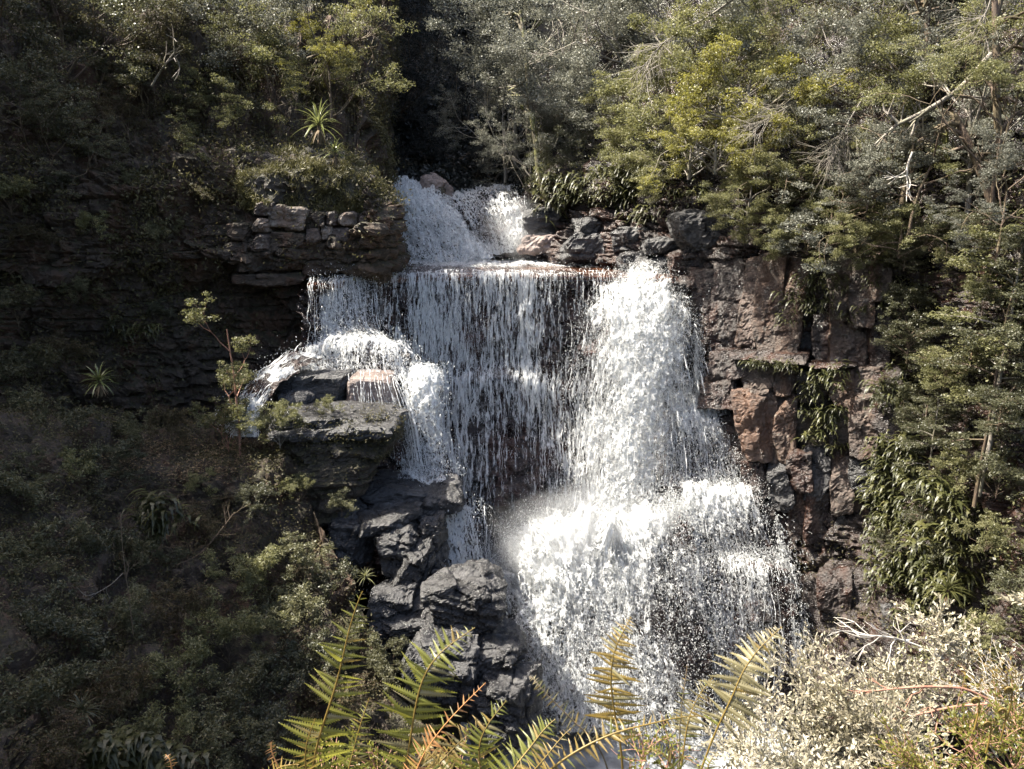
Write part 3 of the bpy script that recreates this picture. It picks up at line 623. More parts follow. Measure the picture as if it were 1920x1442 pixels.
# left cascade: thin fall, mound, side chute
flow_sheet('left_cascade', [
    [(583, 531, 25.6), (620, 527, 25.8), (660, 523, 26.0), (710, 520, 26.4)],
    [(585, 555, 25.0), (622, 553, 25.2), (665, 552, 25.5), (712, 552, 26.0)],
    [(588, 610, 24.7), (628, 608, 24.8), (672, 610, 25.0), (718, 615, 25.5)],
    [(590, 640, 24.4), (640, 632, 24.4), (700, 634, 24.4), (765, 650, 24.6)],
    [(560, 660, 23.9), (630, 652, 23.8), (710, 652, 23.8), (790, 680, 24.1)],
    [(545, 680, 23.6), (630, 680, 23.5), (715, 682, 23.4), (800, 725, 23.7)],
    [(540, 697, 23.3), (635, 703, 23.2), (725, 708, 23.1), (815, 765, 23.4)]],
    dens(0.34, blob(0.2, 0.3, 0.18, 0.25, 0.35), blob(0.3, 0.62, 0.35, 0.12, 0.35), blob(0.85, 0.85, 0.15, 0.2, 0.4), blob(0.75, 0.58, 0.2, 0.08, 0.35), blob(0.66, 0.85, 0.12, 0.15, -0.25), blob(0.05, 0.9, 0.2, 0.2, 0.35), blob(0.25, 0.85, 0.1, 0.1, -0.1), blob(0.0, 0.2, 0.08, 0.3, -0.3)),
    seed=14, bulge=0.14, back=0.3, layers=((0, 0), (0.16, -0.2)), rib=350, drops=3000, res=0.045)
flow_sheet('left_chute', [
    [(545, 668, 23.4), (575, 664, 23.2), (606, 676, 23.1)],
    [(490, 704, 22.6), (520, 696, 22.3), (556, 702, 22.2)],
    [(452, 740, 21.9), (482, 732, 21.6), (516, 738, 21.5)],
    [(428, 780, 21.3), (458, 776, 21.0), (492, 782, 21.0)],
    [(424, 814, 20.9), (455, 820, 20.6), (486, 822, 20.7)]],
    dens(0.95), seed=15, bulge=0.1, back=0.2, rib=160, drops=500, res=0.045)
flow_sheet('middle_cascade', [
    [(775, 690, 23.7), (800, 690, 23.5), (830, 700, 23.6)],
    [(765, 725, 23.3), (795, 718, 23.0), (835, 735, 23.2)],
    [(750, 775, 23.0), (790, 765, 22.6), (840, 785, 22.9)],
    [(752, 830, 22.7), (795, 830, 22.3), (850, 845, 22.6)],
    [(755, 880, 22.3), (800, 885, 22.0), (860, 895, 22.3)],
    [(745, 905, 21.4), (800, 910, 21.2), (865, 920, 21.5)]],
    dens(0.42, blob(0.5, 0.2, 0.3, 0.25, 0.45), blob(0.8, 0.5, 0.2, 0.3, 0.2), blob(0.15, 0.6, 0.15, 0.3, -0.2), blob(0.5, 1.0, 0.5, 0.1, 0.4)), seed=16, bulge=0.2, back=0.4, layers=((0, 0), (0.2, -0.2)), rib=150, drops=2600, res=0.045)
flow_sheet('slab_trickle', [
    [(655, 706, 22.7), (690, 706, 22.7), (722, 708, 22.75), (744, 712, 22.9)],
    [(655, 716, 22.35), (692, 716, 22.3), (728, 718, 22.3), (752, 722, 22.45)],
    [(658, 750, 22.2), (698, 752, 22.1), (742, 760, 22.05), (768, 762, 22.2)],
    [(662, 780, 22.1), (706, 800, 22.0), (756, 810, 21.9), (782, 812, 22.0)],
    [(668, 800, 22.0), (715, 850, 21.9), (764, 880, 21.7), (795, 885, 21.8)]],
    dens(-0.12, blob(0.75, 0.5, 0.15, 0.8, 0.22)), seed=17, bulge=0.04, rock=False, rib=170, ribw=(0.005, 0.014), riblen=(0.8, 2.6), drops=250, res=0.045, ribdens=0.3)
flow_sheet('lower_left_fall', [
    [(806, 935, 20.9), (850, 945, 21.2), (905, 955, 21.8)],
    [(812, 975, 20.5), (852, 980, 20.7), (912, 985, 21.3)],
    [(815, 1030, 20.3), (856, 1030, 20.4), (916, 1035, 21.0)],
    [(812, 1090, 20.1), (860, 1090, 20.1), (930, 1090, 20.6)]],
    dens(0.6, blob(0.3, 0.5, 0.4, 0.6, 0.2), blob(0.9, 0.3, 0.2, 0.6, -0.3)), seed=18, bulge=0.1, back=0.3, rib=90, drops=1500, res=0.05)

# plunge pool at the bottom
CPp = np.array([[P(x, 1140, 19.5) for x in (860, 1000, 1150, 1300, 1500)], [P(x, 1250, 18.6) for x in (860, 1000, 1150, 1300, 1500)], [P(x, 1400, 17.2) for x in (860, 1000, 1150, 1300, 1520)], [P(x, 1700, 13.5) for x in (800, 1000, 1150, 1300, 1600)]])
CPp[..., 2] = np.array([-15.9, -16.0, -16.1, -16.3])[:, None]
nv, nu = gsize(CPp, 0.12); G = patch(CPp, nv, nu); G[..., 2] += 0.12 * fbm(G * np.array([1.0, 1.0, 0]), 4, 8)
struct('plunge_pool', mesh('plunge_pool', G, gfaces(nv, nu), True), M['foam_pool'])

# drifting spray
def mist(name, label, at, rad, density):
    import bmesh
    bm = bmesh.new(); bmesh.ops.create_icosphere(bm, subdivisions=3, radius=1.0); me = bpy.data.meshes.new(name); bm.to_mesh(me); bm.free()
    m, t, b, o = newmat(name); t.nodes.remove(b)
    tc = N(t, 'ShaderNodeTexCoord').outputs['Object']
    ln = N(t, 'ShaderNodeVectorMath', operation='LENGTH', ins={0: tc}).outputs['Value']
    nz = N(t, 'ShaderNodeTexNoise', ins={'Vector': tc, 'Scale': 2.2, 'Detail': 3.0}).outputs[0]
    f = math_(t, 'SUBTRACT', 1.0, math_(t, 'ADD', ln, math_(t, 'MULTIPLY', math_(t, 'SUBTRACT', nz, 0.3), 1.5)), clamp=True)
    f = math_(t, 'POWER', f, 1.25)
    pv = N(t, 'ShaderNodeVolumePrincipled', ins={'Color': (0.95, 0.97, 1.0, 1), 'Density': math_(t, 'MULTIPLY', f, density), 'Anisotropy': 0.2})
    t.links.new(pv.outputs[0], o.inputs['Volume'])
    ob = obj(name, me, m); ob.location = P(*at); ob.scale = rad; ob['kind'] = 'stuff'; ob['label'] = label; ob['category'] = 'mist'
mist('spray_mist', 'white mist over the foot of the big gush', (1090, 1060, 21.4), (4.8, 1.9, 3.8), 2.2)
mist('spray_mist', 'thin mist right of the upper falls', (975, 440, 33.9), (3.0, 1.0, 2.2), 1.3)
SC.cycles.volume_step_rate = 4.0

def finish_water():
    # strands
    Vs = []; Fs = []; o = 0
    for a, b in RIB:
        k = len(a); v = np.empty((2 * k, 3)); v[0::2] = a; v[1::2] = b; Vs.append(v)
        i = np.arange(k - 1) * 2 + o; Fs.append(np.stack([i, i + 1, i + 3, i + 2], -1)); o += 2 * k
    s = obj('falling_strands', mesh('falling_strands', np.concatenate(Vs), np.concatenate(Fs), True), M['drops']); s['kind'] = 'stuff'
    s['label'] = 'thin white strands of water running down the falls'; s['category'] = 'water'
    T = np.concatenate(DROP); n = len(T); i = np.arange(n)[:, None] * 4
    f = np.concatenate([i + np.array([[0, 1, 2]]), i + np.array([[0, 2, 3]]), i + np.array([[0, 3, 1]]), i + np.array([[1, 3, 2]])])
    d = obj('spray_drops', mesh('spray_drops', T.reshape(-1, 3), f, False), M['drops']); d['kind'] = 'stuff'
    d['label'] = 'white flying drops of spray around the falls'; d['category'] = 'spray'
    print('ribbons', len(RIB), 'drops', n)
# ------------------------------------------------------------------ separate rocks
def boulder(label, quad, Y, depth, mt, cat='boulder', name='boulder', group=None, **kw):
    cx = sum(p[0] for p in quad) / 4; cyq = sum(p[1] for p in quad) / 4; quad = [(cx + (p[0] - cx) * 1.1, cyq + (p[1] - cyq) * 1.1) for p in quad]
    return tag(block(name, quad, Y, depth, M[mt], **kw), label, cat, group)
# upstream boulders
boulder('rounded brown boulder at the head of the falls between the two upper streams', [(782, 328), (834, 328), (850, 392), (790, 378)], 36.5, 1.8, 'rock_pink', seed=31, amp=0.12, rnd=2.6, res=0.1)
boulder('mossy wedge of rock splitting the two upper streams', [(806, 350), (838, 350), (836, 392), (818, 388)], 36.2, 1.5, 'rock_moss', seed=32, amp=0.1, rnd=3)
boulder('low dark stone behind the upper side fall', [(880, 347), (945, 345), (945, 364), (880, 368)], 39.4, 1.5, 'rock_black', seed=33, amp=0.1, rnd=3)
boulder('pale flat stone at the far left of the upper stream', [(735, 338), (775, 336), (775, 352), (735, 350)], 39.6, 1.2, 'rock_column', seed=34, amp=0.08, rnd=3)
# stones of the left cliff
lst = [((508, 384), (572, 392), (566, 432), (505, 425)), ((480, 378), (512, 380), (508, 405), (478, 402)), ((580, 396), (607, 398), (606, 425), (580, 425)), ((611, 398), (630, 398), (630, 421), (611, 421)), ((634, 400), (662, 402), (660, 422), (634, 421)), ((667, 402), (692, 404), (690, 424), (667, 423)),
       ((508, 436), (568, 440), (562, 474), (508, 472)), ((574, 430), (598, 432), (598, 455), (574, 455)), ((602, 424), (621, 425), (621, 448), (602, 448)), ((624, 426), (652, 427), (650, 450), (624, 449)), ((655, 428), (680, 429), (678, 450), (655, 450)), ((684, 430), (716, 432), (716, 455), (684, 452)),
       ((470, 410), (502, 412), (502, 436), (470, 436)), ((470, 442), (502, 444), (502, 470), (470, 470)), ((572, 460), (640, 458), (640, 484), (572, 486)), ((645, 456), (722, 460), (726, 490), (645, 486)), ((500, 480), (566, 482), (566, 504), (500, 506)), ((440, 480), (492, 480), (492, 510), (440, 508)),
       ((570, 490), (642, 490), (640, 512), (570, 515)), ((648, 492), (728, 496), (722, 516), (648, 512)), ((425, 420), (462, 420), (462, 450), (425, 448)), ((420, 455), (462, 455), (460, 476), (420, 474)), ((440, 516), (560, 514), (556, 534), (440, 538))]
for k, q in enumerate(lst):
    cx = sum(p[0] for p in q) / 4
    Yb = np.interp(cx, [420, 560, 650, 722], [24.6, 24.85, 25.15, 25.9]) + (0.12 if k > 13 else 0)
    cyq = sum(p[1] for p in q) / 4; q = [(cx + (p[0] - cx) * 1.1, cyq + (p[1] - cyq) * 1.12) for p in q]
    block('stone', q, Yb + 0.26, 1.2, M[('rock_stone', 'rock_column', 'rock_bank', 'rock_column')[k % 4]] if k < 14 else M['rock_bank'], left_wall, seed=60 + k, amp=0.09, rnd=14, cuts=5, res=0.06, cutr=(0.85, 1.05))
moss_cap = boulder('rounded mossy cap of the left cliff hung with grass', [(445, 300), (650, 322), (695, 400), (445, 398)], [25.4, 25.9, 26.0, 25.0], 3.4, 'rock_moss', name='mossy_bluff', cat='rock', seed=89, amp=0.25, rnd=3.5, cuts=3, res=0.12, back_up=0.9)
# shaded slab that carries the left cascade
boulder('dark flat slab under the left cascade with shaded overhung front', [(520, 705), (660, 708), (655, 770), (512, 775)], 22.2, 1.6, 'rock_black', name='rock_slab', cat='rock', seed=90, amp=0.07, rnd=9, cuts=3)
boulder('pinkish brown square block with thin trickles over its face', [(655, 712), (728, 714), (736, 790), (648, 770)], 22.2, 1.5, 'rock_pink', name='rock_slab', cat='rock', seed=91, amp=0.03, rnd=10, cuts=2)
boulder('black rounded rock beside the left chute', [(512, 742), (575, 740), (575, 800), (508, 800)], 21.6, 1.4, 'rock_black', seed=92, amp=0.1, rnd=4)
# mossy overhang
ov = thing('rock_overhang', 'mossy overhanging rock shelf of thin layers left of the falls', 'rock', P(600, 990, 20.5))
def sub(o, root):
    o.parent = root; o.matrix_parent_inverse = Matrix.Translation(-Vector(root.location)); return o
for k, (q, y, mt, d, nm) in enumerate([(((508, 782), (716, 786), (740, 802), (502, 806)), 20.1, 'rock_slate', 2.4, 'rock_layer'), (((496, 800), (744, 796), (730, 826), (494, 832)), 19.8, 'rock_black', 2.7, 'rock_layer'), (((494, 824), (732, 818), (712, 880), (484, 890)), 19.75, 'rock_moss', 2.7, 'rock_layer'), (((466, 872), (712, 866), (636, 992), (476, 1004)), 19.55, 'rock_moss', 2.8, 'mossy_underside')]):
    sub(block(nm, q, y, d, M[mt], None, seed=95 + k, amp=0.16, rnd=12 if k < 3 else 6, cuts=8, strat=0.14, lay=0.12, res=0.075), ov)
# dark rocks beside the lower left fall
boulder('wet dark ledge under the end of the middle cascade', [(668, 910), (800, 930), (790, 955), (660, 945)], 20.4, 2.2, 'rock_black', name='rock_ledge', cat='rock', seed=101, amp=0.08, rnd=8, strat=0.05)
boulder('dark grey block jutting out beside the lower left fall', [(788, 930), (862, 926), (866, 958), (790, 985)], 20.3, 2.2, 'rock_slate', seed=102, amp=0.07, rnd=12, cuts=12, cutr=(0.74, 1.0), res=0.055, strat=0.07, bed=(0.25, 0.3, 0.9), lay=0.09)
boulder('grey layered rock below the wet ledge with a wet foot', [(655, 985), (775, 975), (770, 1000), (660, 1010)], 19.0, 2.2, 'rock_slate', seed=103, amp=0.09, rnd=12, cuts=12, cutr=(0.74, 1.0), res=0.055, strat=0.07, bed=(0.25, 0.3, 0.9), lay=0.09)
boulder('fractured grey rock with a ragged front face', [(690, 1008), (775, 998), (770, 1075), (715, 1085)], 18.6, 2.0, 'rock_slate', seed=104, amp=0.12, rnd=12, cuts=12, cutr=(0.74, 1.0), res=0.055, strat=0.07, bed=(0.25, 0.3, 0.9), lay=0.09)
boulder('slanting grey rock wedge between the fractured rock and the large boulder', [(745, 1060), (806, 1050), (800, 1110), (720, 1140)], 18.0, 2.0, 'rock_slate', seed=105, amp=0.12, rnd=12, cuts=12, cutr=(0.74, 1.0), res=0.055, strat=0.07, bed=(0.25, 0.3, 0.9), lay=0.09)
boulder('dark overhung rock above the ferns left of the large boulder', [(690, 1130), (790, 1105), (780, 1150), (700, 1180)], 17.4, 1.8, 'rock_black', seed=106, amp=0.1, rnd=12, cuts=12, cutr=(0.74, 1.0), res=0.055, strat=0.07, bed=(0.25, 0.3, 0.9), lay=0.09)
boulder('large angular slate boulder at the edge of the plunge pool', [(800, 1122), (945, 1120), (925, 1195), (832, 1225)], 16.9, 2.6, 'rock_slate', seed=108, amp=0.12, rnd=12, cuts=12, cutr=(0.74, 1.0), res=0.055, strat=0.07, bed=(0.25, 0.3, 0.9), lay=0.09)
boulder('small grey slab leaning on the large slate boulder', [(790, 1112), (852, 1100), (846, 1140), (796, 1150)], 17.0, 1.2, 'rock_slate', seed=109, amp=0.06, rnd=12, cuts=12, cutr=(0.74, 1.0), res=0.055, strat=0.07, bed=(0.25, 0.3, 0.9), lay=0.09)
boulder('black wet rock below the large boulder', [(870, 1235), (965, 1225), (985, 1290), (880, 1310)], 16.2, 2.0, 'rock_black', seed=110, amp=0.12, rnd=12, cuts=12, cutr=(0.74, 1.0), res=0.055, strat=0.07, bed=(0.25, 0.3, 0.9), lay=0.09)
boulder('dark jagged rock lowest beside the plunge pool', [(880, 1300), (1008, 1310), (1010, 1390), (890, 1440)], 15.4, 2.2, 'rock_black', seed=111, amp=0.12, rnd=12, cuts=12, cutr=(0.74, 1.0), res=0.055, strat=0.07, bed=(0.25, 0.3, 0.9), lay=0.09)
boulder('dark rock behind the green fern at the bottom', [(760, 1230), (880, 1230), (880, 1330), (760, 1360)], 15.6, 2.2, 'rock_black', seed=112, amp=0.14, rnd=12, cuts=12, cutr=(0.74, 1.0), res=0.055, strat=0.07, bed=(0.25, 0.3, 0.9), lay=0.09)
X_ = dict(amp=0.12, rnd=12, cuts=12, cutr=(0.74, 1.0), res=0.07, strat=0.07, bed=(0.25, 0.3, 0.9), lay=0.09)
boulder('black rock in the shade left under the large slate boulder', [(690, 1150), (810, 1140), (830, 1260), (700, 1270)], 17.2, 2.4, 'rock_black', seed=113, **X_)
boulder('dark rock face directly below the large slate boulder', [(800, 1190), (925, 1190), (930, 1260), (810, 1280)], 16.9, 2.2, 'rock_black', seed=114, **X_)
boulder('dark wet rock behind the slanting wedge by the lower left fall', [(770, 1000), (830, 990), (835, 1100), (775, 1100)], 19.2, 1.8, 'rock_slate', seed=115, **X_)
boulder('shaded rock under the mossy overhang beside the grey layered rock', [(600, 960), (680, 960), (690, 1080), (620, 1090)], 19.2, 2.0, 'rock_black', seed=116, **X_)
# black layered rock right of the pool
for k, (q, y, d, lb) in enumerate([
    (((985, 395), (1060, 385), (1058, 440), (985, 440)), 33.6, 1.6, 'dark square rock under the ferns right of the upper side fall'),
    (((972, 445), (1045, 442), (1042, 476), (975, 478)), 33.2, 1.6, 'pale wet rock in the mist at the right of the upper falls'),
    (((1028, 478), (1062, 474), (1060, 496), (1028, 497)), 32.6, 1.2, 'small brown stone standing at the back edge of the pool'),
    (((1082, 402), (1135, 410), (1130, 440), (1082, 440)), 31.6, 1.6, 'layered black rock with a mossy knob on top'),
    (((1062, 440), (1150, 440), (1150, 492), (1062, 494)), 31.2, 1.8, 'broad black rock at the right rear of the pool'),
    (((1150, 430), (1225, 430), (1222, 470), (1150, 476)), 29.6, 1.8, 'black rock step right of the broad rear rock'),
    (((1165, 476), (1205, 470), (1205, 500), (1165, 503)), 28.8, 1.2, 'rounded black stone at the right rim of the pool'),
    (((1200, 486), (1262, 478), (1270, 505), (1200, 508)), 28.2, 1.4, 'glossy black stone beside the top of the gush'),
    (((1215, 450), (1290, 446), (1290, 476), (1215, 482)), 28.2, 1.6, 'black ledge above the glossy stone'),
    (((1262, 478), (1350, 470), (1345, 512), (1265, 515)), 27.2, 1.8, 'brown layered rock right of the top of the gush'),
    (((1270, 400), (1400, 400), (1395, 470), (1275, 468)), 27.0, 2.0, 'grey tilted slab high above the right end of the lip'),
    (((1255, 515), (1345, 510), (1330, 560), (1262, 550)), 27.0, 1.8, 'wet reddish rock shoulder beside the gush')]):
    boulder(lb, q, y, d, ('rock_pink' if k in (1, 2) else 'rock_wet' if k in (9, 11) else 'rock_black'), seed=120 + k, amp=0.11, rnd=6, cuts=6, strat=0.09, name='rock_ledge', cat='rock', group='rocks along the right rim of the pool')
# right cliff: columns and blocks, each a piece of the cliff
def piece(q, y, d, mt, seed, nm='rock_block', **kw):
    a = dict(amp=0.07, rnd=8, cuts=5, res=0.09); a.update(kw)
    return block(nm, q, y, d, M[mt], right_wall, seed=seed, **a)
TW = (0.45, 0.9, 0)
_rr = np.random.default_rng(12); sd = 300
# (x at top left, x at top right, x shift to the foot, joints down the column, depth left, depth right, material)
for (xa, xb, sh, ys, Ya, Yb, mts) in [
    (1285, 1345, 10, (505, 668), 26.9, 26.3, ('rock_wet',)),
    (1340, 1392, -8, (490, 664), 26.1, 25.5, ('rock_wet',)),
    (1404, 1432, -26, (488, 664), 24.9, 24.4, ('rock_orange',)),
    (1428, 1470, -22, (480, 668), 24.4, 23.9, ('rock_column',)),
    (1466, 1512, -22, (490, 676), 23.95, 23.4, ('rock_column',)),
    (1508, 1534, -8, (510, 600, 690), 24.2, 23.9, ('rock_wet', 'rock_black')),
    (1532, 1560, -6, (500, 585, 690), 23.8, 23.5, ('rock_wet', 'rock_wet')),
    (1556, 1602, -6, (484, 600, 690), 23.1, 22.7, ('rock_column', 'rock_column')),
    (1598, 1636, -4, (470, 612, 690), 22.7, 22.3, ('rock_column', 'rock_column')),
    (1634, 1668, -6, (476, 570, 692), 22.4, 22.0, ('rock_column', 'rock_wet')),
    (1336, 1366, -2, (666, 712), 24.9, 24.5, ('rock_wet',)), (1364, 1396, -2, (668, 710), 24.4, 24.1, ('rock_wet',)),
    (1316, 1372, 0, (716, 770), 24.6, 24.0, ('rock_wet',)),
    (1392, 1446, -6, (680, 738), 24.0, 23.5, ('rock_column',)), (1444, 1494, -4, (688, 742), 23.5, 23.0, ('rock_column',)),
    (1370, 1424, 30, (738, 862), 23.9, 23.4, ('rock_orange',)), (1422, 1462, 12, (740, 866), 23.4, 23.0, ('rock_column',)), (1460, 1490, -6, (744, 868), 23.0, 22.75, ('rock_column',)),
    (1346, 1392, 14, (784, 862), 24.3, 23.8, ('rock_wet',)),
    (1392, 1440, 12, (868, 935, 1000), 23.4, 22.9, ('rock_wet', 'rock_wet')), (1440, 1478, 14, (866, 960, 1060), 23.1, 22.8, ('rock_black', 'rock_wet')),
    (1478, 1516, 4, (850, 920, 1010), 22.8, 22.4, ('rock_wet', 'rock_column')), (1514, 1552, -8, (838, 930, 1020), 22.5, 22.1, ('rock_black', 'rock_wet')),
    (1500, 1556, -2, (694, 770, 840), 23.6, 23.1, ('rock_wet', 'rock_moss')),
    (1560, 1602, -8, (694, 760, 850, 965, 1090), 22.4, 22.0, ('rock_column', 'rock_moss', 'rock_column', 'rock_slate')),
    (1600, 1646, -14, (690, 745, 858, 940, 1085), 22.0, 21.5, ('rock_column', 'rock_column', 'rock_slate', 'rock_column')),
    (1644, 1690, -10, (700, 830), 21.6, 21.1, ('rock_wet',)),
    (1535, 1590, 14, (1085, 1200, 1330), 21.0, 20.6, ('rock_wet', 'rock_black')), (1588, 1650, 14, (1080, 1190, 1320), 20.6, 20.0, ('rock_wet', 'rock_black')), (1655, 1740, 10, (1150, 1310), 19.6, 18.9, ('rock_black',)),
    (1376, 1440, 2, (664, 674), 23.95, 23.35, ('rock_wet',)), (1436, 1510, 0, (669, 680), 23.4, 22.8, ('rock_wet',)), (1505, 1600, 0, (680, 688), 23.1, 22.2, ('rock_wet',)), (1598, 1705, 0, (690, 698), 22.3, 21.5, ('rock_wet',))]:
    y0, y1 = ys[0], ys[-1]
    for k in range(len(ys) - 1):
        ta, tb = (ys[k] - y0) / (y1 - y0), (ys[k + 1] - y0) / (y1 - y0); j = _rr.uniform(-5, 5, 8); dy = _rr.uniform(-0.3, 0.3); lean = 0.35 * (ys[k + 1] - ys[k]) / 150
        q = ((xa + sh * ta - 6, ys[k] + j[0] - 2), (xb + sh * ta + 6, ys[k] + j[1] - 2), (xb + sh * tb + 6 + j[2] * 0.5, ys[k + 1] + j[3] + 5), (xa + sh * tb - 6 + j[4] * 0.5, ys[k + 1] + j[5] + 5))
        off = 0.12 * k + dy
        piece(q, [Ya + dy - 0.2 * ta, Yb + dy - 0.2 * ta, Yb + dy - 0.2 * tb - 0.1, Ya + dy - 0.2 * tb - 0.1], 1.8, mts[k], sd, 'rock_column' if ys[k + 1] - ys[k] > 70 else 'rock_block', wdir=TW, amp=0.085, rnd=30, cuts=6, cutr=(0.84, 1.08), strat=0.07, bed=(0.9, 0.2, 0.25), lay=0.2, res=0.07); sd += 1
# ------------------------------------------------------------------ plants
M['bark_grey'] = bark_mat('bark_grey', (0.10, 0.085, 0.07), (0.26, 0.23, 0.20), 0.3)
M['bark_moss'] = bark_mat('bark_moss', (0.05, 0.04, 0.025), (0.13, 0.11, 0.07), 0.9)
M['bark_brown'] = bark_mat('bark_brown', (0.045, 0.03, 0.02), (0.13, 0.09, 0.06), 0.2)
M['bark_pale'] = bark_mat('bark_pale', (0.35, 0.31, 0.26), (0.60, 0.56, 0.50))
M['twig_red'] = bark_mat('twig_red', (0.16, 0.07, 0.045), (0.34, 0.19, 0.13))
M['leaf_grey'] = leaf_mat('leaf_grey', [(0.05, 0.052, 0.038), (0.10, 0.102, 0.078), (0.17, 0.17, 0.135), (0.27, 0.265, 0.22)], rough=0.5, spec=0.35, tcol=(0.19, 0.19, 0.14))
M['leaf_olive'] = leaf_mat('leaf_olive', [(0.045, 0.048, 0.020), (0.095, 0.097, 0.042), (0.155, 0.15, 0.07), (0.23, 0.215, 0.12)], rough=0.5, spec=0.35, trans=0.38, tcol=(0.24, 0.24, 0.08))
M['leaf_yellow'] = leaf_mat('leaf_yellow', [(0.065, 0.066, 0.024), (0.12, 0.115, 0.038), (0.19, 0.175, 0.06), (0.27, 0.24, 0.10)], rough=0.45, trans=0.38, tcol=(0.4, 0.38, 0.05))
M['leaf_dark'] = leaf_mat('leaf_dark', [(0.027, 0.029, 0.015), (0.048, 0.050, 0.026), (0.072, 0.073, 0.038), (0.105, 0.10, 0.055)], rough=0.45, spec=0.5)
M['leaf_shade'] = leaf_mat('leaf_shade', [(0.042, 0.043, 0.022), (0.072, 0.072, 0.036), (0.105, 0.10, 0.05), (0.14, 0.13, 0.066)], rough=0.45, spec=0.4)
M['leaf_gap_shade'] = leaf_mat('leaf_gap_shade', [(0.006, 0.008, 0.008), (0.010, 0.013, 0.012), (0.016, 0.019, 0.017), (0.026, 0.03, 0.027)], rough=0.5, spec=0.4, trans=0.2, tcol=(0.03, 0.035, 0.02))  # leaf colour darkened to hold the deep shade of the gap
M['leaf_brown'] = leaf_mat('leaf_brown', [(0.03, 0.02, 0.012), (0.06, 0.035, 0.018), (0.05, 0.05, 0.018), (0.11, 0.06, 0.025)], rough=0.7)
M['leaf_moss'] = leaf_mat('leaf_moss', [(0.028, 0.022, 0.010), (0.055, 0.045, 0.016), (0.075, 0.068, 0.022), (0.12, 0.095, 0.038)], rough=0.7, trans=0.2)
M['fern_hang'] = leaf_mat('fern_hang', [(0.022, 0.025, 0.009), (0.042, 0.046, 0.015), (0.07, 0.07, 0.022), (0.11, 0.10, 0.035)], rough=0.45, trans=0.35)
M['pandani'] = leaf_mat('pandani', [(0.05, 0.075, 0.025), (0.09, 0.12, 0.035), (0.16, 0.18, 0.05), (0.22, 0.22, 0.07)], rough=0.35, trans=0.35, spec=0.7)
M['dead_leaf'] = leaf_mat('dead_leaf', [(0.07, 0.04, 0.02), (0.14, 0.09, 0.045), (0.20, 0.14, 0.08), (0.26, 0.2, 0.12)], rough=0.8, trans=0.2)
M['leaf_pale'] = leaf_mat('leaf_pale', [(0.16, 0.14, 0.085), (0.30, 0.26, 0.18), (0.42, 0.38, 0.28), (0.52, 0.48, 0.38)], rough=0.45, trans=0.3, tcol=(0.35, 0.33, 0.12))
M['fern_green'] = leaf_mat('fern_green', [(0.06, 0.075, 0.015), (0.11, 0.12, 0.022), (0.17, 0.16, 0.035), (0.26, 0.22, 0.07)], rough=0.4, trans=0.45, tcol=(0.40, 0.38, 0.06))
M['fern_gold'] = leaf_mat('fern_gold', [(0.10, 0.075, 0.02), (0.17, 0.12, 0.03), (0.24, 0.165, 0.045), (0.33, 0.24, 0.085)], rough=0.45, trans=0.4, tcol=(0.38, 0.27, 0.06))
M['fern_grey'] = leaf_mat('fern_grey', [(0.09, 0.08, 0.04), (0.15, 0.13, 0.06), (0.20, 0.17, 0.09), (0.26, 0.22, 0.12)], rough=0.45, trans=0.35, tcol=(0.35, 0.28, 0.1))
M['fern_red'] = leaf_mat('fern_red', [(0.22, 0.09, 0.03), (0.33, 0.15, 0.05), (0.40, 0.22, 0.09), (0.45, 0.30, 0.16)], rough=0.45, trans=0.35, tcol=(0.5, 0.25, 0.08))

